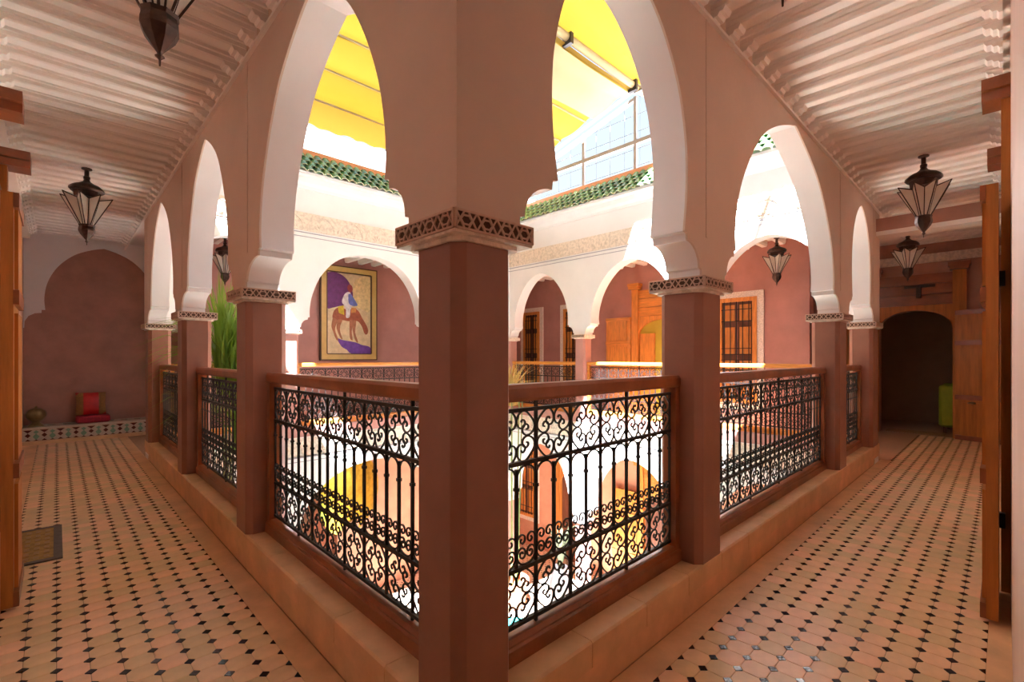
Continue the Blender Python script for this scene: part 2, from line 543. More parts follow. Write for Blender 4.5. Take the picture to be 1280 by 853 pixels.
pillar('rose pillar of the far arcade beside the painting arch', FP[1][0], FP[1][1], YF, YF + TH, ('s',), m=TADE_FAR)
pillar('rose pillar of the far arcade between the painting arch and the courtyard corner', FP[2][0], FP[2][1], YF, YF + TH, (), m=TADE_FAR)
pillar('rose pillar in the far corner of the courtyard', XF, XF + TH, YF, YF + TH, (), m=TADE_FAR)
pillar('rose pillar of the far arcade in front of the wall with the lit-toned cedar door and barred windows', XF, XF + TH, XP[2][0], XP[2][1], ('w',), m=TADE_FAR)
pillar('rose pillar of the far arcade between the lit-toned cedar door and the large barred window', XF, XF + TH, XP[1][0], XP[1][1], ('w',), m=TADE_FAR)

# ------------------------------------------------------------------ arcade walls
PRO_WIDE = [(1, 0), (1.01, .10), (.985, .23), (.92, .38), (.78, .57), (.59, .75), (.37, .87), (.15, .955), (0, 1)]
PRO_SHOE = [(1, 0), (1.05, .15), (1.065, .30), (1.03, .46), (.9, .65), (.63, .83), (.31, .945), (0, 1)]
PRO_ROUND = [(1, 0), (1.0, .12), (.96, .32), (.84, .58), (.64, .80), (.40, .935), (.18, .985), (0, 1)]
PRO_OGIVE = [(1, 0), (1.01, .12), (.97, .30), (.86, .52), (.68, .72), (.45, .88), (.20, .97), (0, 1)]
def arch_profile(s0, s1, pa, pb, apex, pro, zc=CT, corbel=True):
    a, b = s0 + pa, s1 - pb
    c, hw = (a + b) / 2, (b - a) / 2
    zs = zc + 0.195
    half = crom(pro, 5)
    arch = [(c - u * hw, zs + v * (apex - zs)) for u, v in half] + [(c + u * hw, zs + v * (apex - zs)) for u, v in reversed(half)][1:]
    def cor(e, sg, p):
        pts = [(e + sg * 0.008, zc), (e + sg * 0.008, zc + 0.034), (e + sg * 0.03, zc + 0.04)]
        for k in range(1, 9):
            t = k / 8 * PI / 2
            pts.append((e + sg * (0.03 + (p - 0.06) * (1 - math.cos(t))), zc + 0.04 + 0.115 * math.sin(t)))
        pts += [(e + sg * (p - 0.026), zc + 0.187), (e + sg * p, zc + 0.193)]
        return pts
    return cor(s0, 1, pa) + arch + list(reversed(cor(s1, -1, pb)))
def arcade(name, label, fn, piers, bays, top, front, back, core, zc=CT, t1=TH, grooves=()):
    """bays: (pa, pb, apex, profile) per bay; the wall is one mesh, faces of the gallery side tinted"""
    poly = [(piers[0][0], top), (piers[0][0], zc)]
    for i, (pa, pb, apex, pro) in enumerate(bays):
        poly += arch_profile(piers[i][1], piers[i + 1][0], pa, pb, apex, pro, zc)
    poly += [(piers[-1][1], zc), (piers[-1][1], top)]
    mb = MB().prism(poly, 0.0, t1, fn)
    o = struct(name, mb, core, label, 25)
    return o, poly
def skin(parent, name, poly, fn, t0, t1, m):
    return part(name, MB().prism(poly, t0, t1, fn), m, parent)
# near arcades: white soffits, walkway side carries its shade in the plaster colour
bl = [(0.16, 0.28, 2.87, PRO_WIDE), (0.14, 0.28, 2.90, PRO_WIDE), (0.15, 0.28, 2.92, PRO_WIDE)]
br = [(0.19, 0.19, 2.88, PRO_SHOE), (0.16, 0.24, 2.95, PRO_WIDE), (0.18, 0.20, 2.88, PRO_SHOE)]
TOPW = 4.25
wl, pl_ = arcade('wall_arcade_left', 'plaster arcade wall with pointed arches along the gallery to the bench', fL, LP, bl, TOPW, None, None, WHITE, t1=0.172)
skin(wl, 'shaded_plaster_skin', pl_, fL, -0.010, 0.0, WHITE_SHADED)
wr, pr_ = arcade('wall_arcade_right', 'plaster arcade wall with pointed arches along the gallery to the dark doorway', fR, [(0.23, 0.23)] + RP[1:], br, TOPW, None, None, WHITE, t1=0.172)
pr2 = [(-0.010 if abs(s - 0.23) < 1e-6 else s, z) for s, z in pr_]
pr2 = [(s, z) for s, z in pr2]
skin(wr, 'shaded_plaster_skin', pr2, fR, -0.010, 0.0, WHITE_SHADED)
# plaster joints above the pillars
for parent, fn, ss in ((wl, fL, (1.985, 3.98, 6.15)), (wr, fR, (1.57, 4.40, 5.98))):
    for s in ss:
        part('plaster_joint', MB().fbox(fn, s, s + 0.016, CT + 0.2, CEILZ, -0.0125, -0.009), WHITE_SHADED, parent)

bf = [(0.14, 0.14, 2.93, PRO_ROUND), (0.16, 0.16, 2.95, PRO_ROUND), (0.16, 0.16, 2.93, PRO_ROUND)]
bx = [(0.16, 0.16, 2.93, PRO_OGIVE)] * 3
wf, pf_ = arcade('wall_arcade_far_left', 'white courtyard arcade wall in front of the painting', fF, FP, bf, 3.95, None, None, WHITE)
wx, px_ = arcade('wall_arcade_far_right', 'white courtyard arcade wall in front of the wooden door and barred windows', fX, XP, bx, 3.95, None, None, WHITE)

# courtyard faces: carved frieze, painted lines, cornice, green tiled eave
def frieze(parent, fn, s0, s1, z0, z1):
    fr = part('frieze', MB().fbox(fn, s0, s1, z0, z1, -0.014, 0.0), CARVE, parent)
    w = 0.46
    n = int((s1 - s0) / w)
    w = (s1 - s0) / n
    ring = MB()
    R = w * 0.44
    pts = [(math.cos(PI * k / 14) * R, math.sin(PI * k / 14) * (z1 - z0) * 0.86) for k in range(15)]
    for i in range(n):
        c = s0 + (i + 0.5) * w
        mb = MB()
        mb.tube([fn(c + a, z0 + 0.012 + b, -0.016) for a, b in pts], 0.011, 4)
        # a leaf rosette inside the arch
        for q in range(5):
            an = PI * (q + 0.5) / 5
            r0, r1 = 0.03, 0.105
            mb.tube([fn(c + math.cos(an) * r0, z0 + 0.03 + math.sin(an) * r0, -0.015), fn(c + math.cos(an) * (r0 + r1) / 2, z0 + 0.03 + math.sin(an) * (r0 + r1) / 2, -0.019),
                     fn(c + math.cos(an) * r1, z0 + 0.03 + math.sin(an) * r1, -0.015)], [0.006, 0.016, 0.004], 4)
        part('carved_arch', mb, CARVE, fr)
    part('painted_line', MB().fbox(fn, s0, s1, z0 - 0.035, z0 - 0.020, -0.006, 0.0), GLINE, parent)
    part('painted_line', MB().fbox(fn, s0, s1, z0 - 0.095, z0 - 0.083, -0.004, 0.0), GLINE, parent)
frieze(wf, fF, 0.0, 6.15, 3.17, 3.44)
frieze(wx, fX, 0.0, 6.25, 3.17, 3.44)
for parent, fn, s1 in ((wf, fF, 6.15), (wx, fX, 6.25)):
    part('cornice', MB().prism([(0.0, 3.80), (-0.02, 3.80), (-0.03, 3.84), (-0.07, 3.88), (-0.10, 3.95), (0.0, 3.95)], 0.0, s1, lambda t, z, s, fn=fn: fn(s, z, t)), WHITE, parent)

def rooftile_mesh():
    mb = MB()
    n, Lg = 6, 0.17
    for j, y in enumerate((0.0, Lg)):
        for k in range(n + 1):
            a = PI * k / n
            R = 0.066 if j == 0 else 0.055
            mb.v.append((math.cos(a) * R, y, math.sin(a) * R * 0.62))
        for k in range(n + 1):
            a = PI * k / n
            R = (0.066 if j == 0 else 0.055) - 0.015
            mb.v.append((math.cos(a) * R, y, math.sin(a) * R * 0.62))
    m = n + 1
    for k in range(n):
        mb.f += [(k, k + 1, k + 1 + 2 * m, k + 2 * m), (k + m, k + 3 * m, k + 1 + 3 * m, k + 1 + m), (k, k + m, k + 1 + m, k + 1)]
    me = mb.mesh('roof_tile', ROOFG, 50)
    me.materials.append(mat('pale_tile_rim', (0.50, 0.52, 0.30), 0.3, 0.2, 20))
    for p in me.polygons:
        if all(me.vertices[i].co.y < 0.001 for i in p.vertices):
            p.material_index = 1
    return me
RT = rooftile_mesh()
def eave(name, label, fn, s0, s1, rotz, flip):
    # lower lip overhangs the courtyard by 0.22, upper edge sits on the wall
    a, b = (-0.22, 3.99), (0.06, 4.34)
    root = thing(name, label, 'roof', fn((s0 + s1) / 2, 3.95, 0))
    part('roof_deck', MB().prism([(a[0] + 0.03, a[1] - 0.03), (a[0] + 0.03, a[1] + 0.012), (b[0], b[1] - 0.02), (b[0] + 0.35, b[1] - 0.02), (b[0] + 0.35, 3.952), (-0.10, 3.952)], s0, s1, lambda t, z, s: fn(s, z, t)), WHITE, root)
    part('coping', MB().prism([(b[0] - 0.02, b[1] - 0.02), (b[0] - 0.02, b[1] + 0.085), (b[0] + 0.18, b[1] + 0.085), (b[0] + 0.18, b[1] - 0.02)], s0, s1, lambda t, z, s: fn(s, z, t)), TERRA, root)
    w = 0.128
    n = int((s1 - s0) / w)
    slope = math.atan2(b[1] - a[1], b[0] - a[0])
    Ltot = math.hypot(b[1] - a[1], b[0] - a[0])
    rows = 4
    base = wloc(root)
    for r in range(rows):
        d = r * (Ltot - 0.05) / rows
        for i in range(n + (r % 2)):
            s = s0 + (i + (0.5 if r % 2 == 0 else 0.0)) * w + rr(-.003, .003)
            t = a[0] + math.cos(slope) * d
            z = a[1] + math.sin(slope) * d + 0.010 + 0.006 * r
            link('roof_tile', RT, root, tuple(Vector(fn(s, z, t)) - base), (slope - 0.10, rr(-.03, .03), rotz))
    return root
eave('tiled_eave', 'green glazed tile eave above the painting arch', fF, 0.30, 5.88, 0.0, False)
eave('tiled_eave', 'green glazed tile eave above the barred windows and wooden door', fX, 0.28, 6.25, -PI / 2, True)
# parapets and roof slabs
struct('wall_parapet_far', MB().box(-1.2, 9.6, WFW - 0.55, WFW - 0.35, 4.30, 5.15), WHITE, 'white parapet wall on the roof behind the green eave')
roofs = MB()
roofs.box(LW - 0.2, 0.0, RW - 1.3, EY + 0.3, CEILZ + 0.14, CEILZ + 0.3)
roofs.box(0.0, EX + 2.2, RW - 0.2, 0.0, CEILZ + 0.14, CEILZ + 0.3)
roofs.box(TH, EX + 2.2, YF + TH, EY + 0.3, CEILZ + 0.14, CEILZ + 0.3)
roofs.box(XF + TH, EX + 2.2, 0.0, YF + TH, CEILZ + 0.14, CEILZ + 0.3)
roofs.box(0.0, TH, 6.49, EY + 0.3, CEILZ + 0.14, CEILZ + 0.3)
struct('roof_slab', roofs, WHITE, 'flat roof slab over the galleries')

# ------------------------------------------------------------------ gallery ceilings with moulded beams
ceil = MB()
ceil.box(LW - 0.1, 0.0, RW - 1.3, EY + 0.2, CEILZ + 0.09, CEILZ + 0.14)
ceil.box(0.0, 0.9, YF + TH, EY + 0.2, CEILZ + 0.09, CEILZ + 0.14)
ceil.box(0.0, 0.9, RW - 0.1, 0.0, CEILZ + 0.09, CEILZ + 0.14)
ceil.box(0.9, EX + 2.2, RW - 0.1, 0.0, CEILZ + 0.09, CEILZ + 0.14)
ceil.box(0.9, EX + 2.2, YF + TH, WFW + 0.1, CEILZ + 0.09, CEILZ + 0.14)
ceil.box(XF + TH, EX + 2.2, 0.0, YF + TH, CEILZ + 0.09, CEILZ + 0.14)
ceiling = struct('ceiling', ceil, CEIL, 'painted wooden ceiling of closely spaced moulded beams')
def beam_mesh(L):
    # profile (across y, z): stepped mouldings
    pr = [(-.058, .10), (-.058, .060), (-.050, .055), (-.050, .035), (-.042, .030), (-.042, .008), (-.034, 0), (.034, 0), (.042, .008), (.042, .030), (.050, .035), (.050, .055), (.058, .060), (.058, .10)]
    mb = MB().prism(pr, 0.0, L, lambda y, z, x: (x, y, z))
    # scalloped bracket ends
    for x0, sg in ((0.0, 1), (L, -1)):
        br_ = [(0, -.05), (.012, -.05), (.020, -.036), (.036, -.036), (.046, -.020), (.064, -.020), (.076, .0), (.076, .02), (0, .02)]
        mb.prism(br_, -.040, .040, lambda a, z, y, x0=x0, sg=sg: (x0 + sg * a, y, z))
    return mb.mesh('beam', CEIL)
BM = beam_mesh(1.045)
BML = beam_mesh(1.073)
part('wall_plate', MB().box(LW, -1.088, RW - 1.2, EY - 0.3, CEILZ - 0.07, CEILZ + 0.09), CEIL, ceiling)
PB = 0.195
for k in range(-2, 46):
    y = 0.085 + k * PB
    if y < EY - 0.5:
        link('beam', BML, ceiling, (-1.086, y, CEILZ - 0.01))
for k in range(0, 46):
    x = 0.30 + k * PB
    if x < EX - 0.1:
        link('beam', BM, ceiling, (x, RW + 0.030, CEILZ - 0.01), (0, 0, PI / 2))
part('wall_plate', MB().box(-0.03, -0.0105, -0.03, EY - 0.3, CEILZ - 0.075, CEILZ - 0.058), CEIL, ceiling)
part('wall_plate', MB().box(-0.03, EX - 0.1, -0.03, -0.0105, CEILZ - 0.075, CEILZ - 0.058), CEIL, ceiling)
BMF = MB().prism([(-.05, .10), (-.05, .03), (-.035, 0), (.035, 0), (.05, .03), (.05, .10)], 0.0, 1.1, lambda y, z, x: (x, y, z)).mesh('beam', CEIL)
for k in range(26):
    link('beam', BMF, ceiling, (0.46 + k * 0.27, YF + TH, CEILZ - 0.01), (0, 0, PI / 2))
    link('beam', BMF, ceiling, (XF + TH, 0.3 + k * 0.27, CEILZ - 0.01))
# cross beam over the passage at the end of the right gallery
struct('trim_5', MB().box(XF + 0.0, XF + 0.22, RW, -0.012, 2.74, 2.89), TADE_DARK, 'brown plaster cross beam over the passage to the dark doorway')
struct('trim_6', MB().box(XF + 0.0, XF + 0.25, RW, -0.012, 2.69, 2.74), CEIL, 'white moulding under the brown cross beam')

# ------------------------------------------------------------------ walls of the galleries
struct('wall_left', MB().box(LW - 0.2, LW, -2.4, EY + 0.2, -0.02, CEILZ + 0.14), ROSE_PALE, 'pale rose plaster wall beside the walkway to the bench')
struct('wall_right', MB().box(-0.2, EX + 0.2, RW - 0.2, RW, -0.02, CEILZ + 0.14), ROSE_PALE, 'pale rose plaster wall beside the walkway to the dark doorway')
struct('wall_behind', MB().box(LW - 0.2, 0.2, -2.6, -2.4, -0.02, CEILZ + 0.14).box(0.0, 0.2, -2.4, RW - 0.2, -0.02, CEILZ + 0.14), ROSE_PALE, 'pale rose plaster wall of the corner recess')
ew = struct('wall_left_end', MB().box(LW - 0.1, 1.0, EY, EY + 0.2, -0.02, CEILZ + 0.14), TADE_DARK, 'end wall behind the tiled bench with a blind lobed arch')
# white plaster around the lobed blind arch
ac = -0.256
lob = [(0, 3.02), (0.16, 2.97), (0.36, 2.86), (0.54, 2.66), (0.65, 2.42), (0.69, 2.18), (0.68, 1.98)]
lob = crom(lob, 5)
lo2 = [(0.72, 1.98), (0.72, 1.935), (0.79, 1.925), (0.86, 1.88), (0.90, 1.80), (0.905, 1.70)]
half = lob + lo2
pol = [(ac - a, z) for a, z in reversed(half)] + [(ac + a, z) for a, z in half][1:]
pol = [(LW - 0.05, 1.70)] + pol + [(0.98, 1.70), (0.98, CEILZ + 0.1), (LW - 0.05, CEILZ + 0.1)]
part('arch_plaster', MB().prism(pol, EY - 0.012, EY, lambda s, z, t: (s, t, z)), WHITE, ew)
struct('wall_alcove_side', MB().box(0.80, 1.0, WFW + 0.2, EY, -0.02, CEILZ + 0.14), TADE_DARK, 'short return wall beside the tiled bench')
struct('wall_painting', MB().box(0.80, WXW + 0.2, WFW, WFW + 0.2, -0.02, CEILZ + 0.14), TADE_FAR, 'rose plaster gallery wall carrying the framed painting')
struct('wall_windows', MB().box(WXW, WXW + 0.2, 1.02, WFW, -0.02, CEILZ + 0.14), TADE_FAR, 'rose plaster gallery wall with barred windows and a lit-toned cedar door')
struct('wall_passage_side', MB().box(WXW + 0.2, EX, 1.4, 1.6, -0.02, CEILZ + 0.14), TADE_DARK, 'dim side wall of the passage before the dark doorway')
re = MB()
dy0, dy1 = -0.50, 0.42
dl = [(RW, -0.02), (dy0, -0.02), (dy0, 1.78)] + [((dy0 + dy1) / 2 - math.cos(PI * k / 12) * (dy1 - dy0) / 2, 1.78 + math.sin(PI * k / 12) * 0.24) for k in range(1, 12)] + [(dy1, 1.78), (dy1, -0.02), (1.6, -0.02), (1.6, CEILZ + 0.14), (RW, CEILZ + 0.14)]
re.prism(dl, EX, EX + 0.2, lambda s, z, t: (t, s, z))
wre = struct('wall_right_end', re, TADE_DARK, 'end wall around the dark arched doorway')
part('frieze', MB().box(EX - 0.03, EX, RW, 1.5, 2.78, 2.92), CARVE, wre)
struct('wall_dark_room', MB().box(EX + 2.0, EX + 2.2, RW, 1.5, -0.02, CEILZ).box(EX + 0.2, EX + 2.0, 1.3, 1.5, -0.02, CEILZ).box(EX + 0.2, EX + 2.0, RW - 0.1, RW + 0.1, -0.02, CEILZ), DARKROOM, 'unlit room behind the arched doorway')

# ------------------------------------------------------------------ wrought iron railings with cedar rails
ZT, ZF, ZL, ZBt = 1.078, 0.886, 0.508, 0.312   # iron rails: top, frieze bottom, lower, bottom
CW = 0.196                                    # pitch of the main bars
def scroll_path(a):
    k = a / 0.096
    half = [(-.024, .050), (-.026, .058), (-.036, .058), (-.043, .046), (-.033, .031), (-.014, .031), (-.002, .048), (-.005, .070), (-.022, .089), (-.046, .089), (-.067, .070)]
    mid = [(-.0755, .0755)]
    other = [(-y, -x) for x, y in reversed(half)]
    pts = half[:-1] + [(-.070, .070)] + other[1:]
    return [(x * k, y * k) for x, y in crom(pts, 3)]
SP = scroll_path(0.096)
SCROLL = MB().tube([(x, 0, z) for x, z in SP], 0.0042, 4).mesh('scroll', IRON)
CURLP = crom([(.004, 0), (.003, .022), (.010, .045), (.027, .052), (.041, .042), (.040, .026), (.028, .020), (.020, .029), (.026, .037)], 3)
CURL = MB().tube([(x, 0, z) for x, z in CURLP], 0.0040, 4).mesh('curl', IRON)
UH = [(-.016, .040), (-.021, .047), (-.029, .044), (-.031, .033), (-.021, .024), (-.008, .029), (-.005, .045), (-.015, .060), (-.032, .060), (-.044, .043), (-.042, .022), (-.027, .006)]
USCROLL = MB().tube([(x, 0, z) for x, z in crom(UH + [(0, 0)] + [(-x, z) for x, z in reversed(UH)], 3)], 0.0040, 4).mesh('scroll', IRON)
LOOP = MB().tube([(-0.046, 0, -0.085), (-0.046, 0, -0.048)] + [(-math.cos(PI * k / 10) * 0.046, 0, -0.048 + math.sin(PI * k / 10) * 0.044) for k in range(11)] + [(0.046, 0, -0.085)], 0.0045, 4).mesh('bar_loop', IRON)
def bar_mesh(z0, z1, name='bar'):
    mb = MB().box(-.0056, .0056, -.0056, .0056, z0, z1)
    mb.box(-.0085, .0085, -.0085, .0085, ZF - 0.098, ZF - 0.086)
    return mb.mesh(name, IRON)
BARM = bar_mesh(ZBt, ZT)
BARX = bar_mesh(0.275, ZT + 0.05)
BARS = bar_mesh(ZL, ZF - 0.02)
FARCELL = None
def far_cell():
    mb = MB()
    for zc in ((ZT + ZF) / 2, (ZL + ZBt) / 2):
        for sx in (1, -1):
            for sz in (1, -1):
                mb.tube([(x * sx, 0, zc + z * sz) for x, z in SP[::2]], 0.0052, 3)
    for sx in (-1, 1):
        c = sx * CW / 4
        mb.tube([(c - 0.03 * math.cos(t), 0, ZL + 0.045 - 0.04 * math.sin(t)) for t in [PI * k / 8 for k in range(9)]], 0.005, 3)
        mb.tube([(c - 0.025 * math.cos(t), 0, ZL + 0.085 + 0.02 * math.sin(t)) for t in [2 * PI * k / 8 for k in range(9)]], 0.005, 3)
    return mb.mesh('scroll_cell', IRON)
FARCELL = far_cell()
def rail_mesh(L, prof):
    return MB().prism(prof, 0.0, L, lambda y, z, x: (x, y, z))
def railing(label, p0, rotz, L, detail=True, wood=None, group=None):
    """local x along the railing, z up from the gallery floor; p0 is the start at floor level"""
    wood = wood or CEDAR
    root = thing('railing', label, 'railing', (p0[0], p0[1], KZ), group, rot=rotz)
    Z = lambda me, nm, par, x, z, rot=(0, 0, 0), sc=(1, 1, 1): link(nm, me, par, (x, 0, z - KZ), rot, sc)
    def lp(nm, mb, m, par=root):
        me = mb.mesh(nm, m)
        return link(nm, me, par, (0, 0, -KZ))
    hr = [(-.034, 1.112), (.034, 1.112), (.040, 1.122), (.040, 1.158), (.030, 1.172), (-.030, 1.172), (-.040, 1.158), (-.040, 1.122)]
    lp('handrail', rail_mesh(L, hr), wood)
    lp('sill_rail', rail_mesh(L, [(-.045, KZ), (.045, KZ), (.045, .262), (.036, .268), (.036, .275), (.026, .290), (-.026, .290), (-.036, .275), (-.036, .268), (-.045, .262)]), wood)
    pw = 0.042
    for a in (0.0, L - pw):
        lp('post', MB().box(a, a + pw, -.034, .034, .262, 1.12), wood)
    a, b = pw, L - pw
    n = max(2, round((b - a) / CW))
    w = (b - a) / n
    sx = w / CW
    for z, r in ((ZT, .007), (ZF, .0075), (ZL, .0075), (ZBt, .007)):
        lp('iron_rail', MB().box(a, b, -.008, .008, z - r, z + r), IRON)
    if detail:
        for k in range(n + 1):
            Z(BARX if k % 3 == 1 else BARM, 'bar', root, a + k * w, 0.0)
        for k in range(n):
            Z(BARS, 'bar', root, a + (k + .5) * w, 0.0)
            c = a + (k + .5) * w
            for zc in ((ZT + ZF) / 2, (ZL + ZBt) / 2):
                for qx in (1, -1):
                    for qz in (1, -1):
                        Z(SCROLL, 'scroll', root, c, zc, (0, 0, 0), (qx * sx, 1, qz))
            for q in (-1, 1):
                c2 = c + q * w / 4
                Z(LOOP, 'bar_loop', root, c2, ZF - 0.006, (0, 0, 0), (sx, 1, 1))
                # U scroll standing on the lower rail, open upward
                Z(USCROLL, 'scroll', root, c2, ZL + 0.008, (0, 0, 0), (sx, 1, 1))
                for e in (-1, 1):
                    Z(CURL, 'curl', root, c2 + e * w / 4, ZL + 0.066, (0, 0, 0), (-e * sx, 1, 1))
    else:
        bars = MB()
        for k in range(2 * n + 1):
            x = a + k * w / 2
            bars.box(x - .006, x + .006, -.006, .006, ZBt if k % 2 == 0 else ZL, ZT if k % 2 == 0 else ZF)
        o = lp('bars', bars, IRON); o['kind'] = 'stuff'
        for k in range(n):
            Z(FARCELL, 'scroll_cell', root, a + (k + .5) * w, 0.0, (0, 0, 0), (sx, 1, 1))['kind'] = 'stuff'
    return root
RD = 0.145
railing('scrolled iron railing with cedar rails from the corner pillar toward the bench', (RD, LP[0][1]), PI / 2, LP[1][0] - LP[0][1])
railing('scrolled iron railing in front of the palm, second from the corner pillar', (RD, LP[1][1]), PI / 2, LP[2][0] - LP[1][1])
railing('scrolled iron railing nearest the tiled bench', (RD, LP[2][1]), PI / 2, LP[3][0] - LP[2][1])
railing('scrolled iron railing with cedar rails from the corner pillar toward the dark doorway', (RP[0][1], RD), 0, RP[1][0] - RP[0][1])
railing('long scrolled iron railing under the widest arch', (RP[1][1], RD), 0, RP[2][0] - RP[1][1])
railing('short scrolled iron railing nearest the dark doorway', (RP[2][1], RD), 0, RP[3][0] - RP[2][1])
FLAB = ['far iron railing in the bay beside the bench alcove', 'far iron railing under the painting arch', 'far iron railing between the painting arch and the far courtyard corner']
for i in range(3):
    railing(FLAB[i], (FP[i][1], YF + 0.12), 0, FP[i + 1][0] - FP[i][1], False, CEDAR_LIT_H)
XLAB = ['far iron railing below the large barred window', 'far iron railing below the lit-toned cedar door', 'far iron railing behind the straw grass, below the narrow barred windows']
for i in range(3):
    railing(XLAB[i], (XF + 0.12, XP[i][1]), PI / 2, XP[i + 1][0] - XP[i][1], False, CEDAR_LIT_H)

# ------------------------------------------------------------------ wooden doors
def panel_leaf(root, fn, s0, s1, z0, z1, t0, t1, m, mh, name='leaf', rows=((0.02, 0.30), (0.34, 0.72), (0.76, 0.98)), knob=None):
    lf = part(name, MB().fbox(fn, s0, s1, z0, z1, t0, t1), m, root)
    tt = t1 + (0.014 if t1 > t0 else -0.014)
    H, Wd = z1 - z0, s1 - s0
    for a, b in rows:
        part('panel', MB().prism([(s0 + .14 * Wd, z0 + a * H + .02), (s1 - .14 * Wd, z0 + a * H + .02), (s1 - .14 * Wd, z0 + b * H - .02), (s0 + .14 * Wd, z0 + b * H - .02)], t1 - 0.002, tt, fn), m, lf)
    for a in (0.0, 0.31, 0.73, 0.965):
        part('rail_board', MB().fbox(fn, s0, s1, z0 + a * H, z0 + a * H + 0.035 * H, t1 - 0.002, t1 + (0.02 if t1 > t0 else -0.02)), mh, lf)
    if knob:
        part('knob', MB().lathe([(0.0, 0), (0.03, 0.004), (0.032, 0.02), (0.015, 0.035), (0, 0.036)], 10, (0, 0, 0)), BRASS, lf, 40, True)
    return lf
def door_surround(name, label, fn, s0, s1, zap, top=2.66, depth=0.07, m=None, mh=None, post=0.13, blocks=True, outer=None, proj=0.075):
    """posts, boarded header and an arched panel; t grows out of the wall toward the viewer"""
    m = m or CEDAR_LIT; mh = mh or CEDAR_LIT_H
    root = thing(name, label, None, fn((s0 + s1) / 2, 0.0, 0.0), kind='structure')
    for a, b in ((s0 - post, s0), (s1, s1 + post)):
        po = part('jamb_post', MB().fbox(fn, a, b, 0.0, top, 0.0, depth), m, root)
        if blocks:
            part('post_block', MB().prism([(a - .03, top), (b + .03, top), (b + .03, top + .05), (b + .05, top + .055), (b + .05, top + .115), (a - .05, top + .115), (a - .05, top + .055), (a - .03, top + .05)], 0.0, depth + proj, fn), mh, po)
    zs = zap - 0.30
    c, hw = (s0 + s1) / 2, (s1 - s0) / 2
    arc = [(c - math.cos(PI * k / 16) * hw, zs + math.sin(PI * k / 16) * (zap - zs)) for k in range(17)]
    part('arch_panel', MB().prism([(s0, zap + 0.08)] + arc + [(s1, zap + 0.08)], 0.0, depth * 0.7, fn), m, root)
    z = zap + 0.08
    nb = 3
    hb = (top - 0.02 - z) / nb
    for k in range(nb):
        part('header_board', MB().fbox(fn, s0, s1, z + k * hb + .004, z + (k + 1) * hb - .004, 0.0, depth * (0.62 if k != 1 else 0.74)), mh, root)
    return root
# door of the left wall with its leaf folded back beside the walkway
fWL = lambda s, z, t: (LW + t, s, z)
fWR = lambda s, z, t: (s, RW + t, z)
d = door_surround('door_1', 'cedar door surround with projecting blocks on the wall opposite the palm', fWL, 2.98, 3.96, 2.10, 2.66, 0.10, CEDAR_V, CEDAR, proj=0.12)
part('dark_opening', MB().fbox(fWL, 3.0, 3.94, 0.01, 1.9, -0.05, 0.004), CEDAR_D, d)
panel_leaf(d, fWL, 2.36, 2.84, 0.02, 2.09, 0.160, 0.205, CEDAR_V, CEDAR)
part('hinge', MB().fbox(fWL, 2.82, 2.86, 0.35, 0.43, 0.09, 0.19).fbox(fWL, 2.82, 2.86, 1.65, 1.73, 0.09, 0.19), IRON, d)
d = door_surround('door_2', 'cedar door surround with projecting blocks on the wall facing the long railing', fWR, 3.00, 4.10, 2.10, 2.66, 0.036, CEDAR_V, CEDAR)
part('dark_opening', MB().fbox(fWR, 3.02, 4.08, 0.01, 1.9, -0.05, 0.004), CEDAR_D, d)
panel_leaf(d, fWR, 2.385, 2.86, 0.02, 2.09, 0.042, 0.085, CEDAR_V, CEDAR)
part('bolt', MB().fbox(fWR, 2.84, 2.88, 0.35, 0.43, 0.02, 0.07).fbox(fWR, 2.84, 2.88, 1.65, 1.73, 0.02, 0.07), IRON, d)
# arched doorway at the end of the right gallery
fWE = lambda s, z, t: (EX - t, s, z)
d = door_surround('door_3', 'large cedar surround of the dark arched doorway', fWE, dy0, dy1, 2.02, 2.62, 0.07, CEDAR_V, CEDAR, 0.16)
part('side_panel', MB().fbox(fWE, dy1 + 0.16, dy1 + 0.5, 0.0, 2.45, 0.0, 0.05), CEDAR_V, d)
lf = panel_leaf(d, lambda s, z, t: (EX - 0.07 - (-(s - dy0 + 0.02)) * 0.35 - t, s, z), -1.06, -0.53, 0.0, 1.98, 0.0, 0.05, CEDAR_V, CEDAR)
part('door_pull', MB().lathe([(0.0, 0), (0.045, 0.005), (0.045, 0.02), (0.02, 0.03), (0.0, 0.03)], 12, (EX - 0.28, -0.72, 0.56)), BRASS, lf)
part('iron_latch', MB().fbox(fWE, -0.30, 0.08, 2.38, 2.42, 0.07, 0.10).fbox(fWE, -0.13, -0.07, 2.22, 2.40, 0.07, 0.10), IRON, d)
# door in the far window wall
fWX = lambda s, z, t: (WXW - t, s, z)
d = door_surround('door_4', 'lit-toned cedar door surround with open leaf in the far gallery', fWX, 3.02, 3.96, 1.98, 2.60, 0.09, CEDAR_LIT, CEDAR_LIT_H, 0.14)
part('olive_recess', MB().fbox(fWX, 3.03, 3.95, 0.01, 2.0, 0.0, 0.012), OLIVE, d)
part('inner_leaf', MB().fbox(fWX, 3.62, 3.93, 0.01, 1.72, 0.012, 0.05), CEDAR_LIT, d)
panel_leaf(d, fWX, 4.12, 4.70, 0.02, 2.06, 0.05, 0.09, CEDAR_LIT, CEDAR_LIT_H)

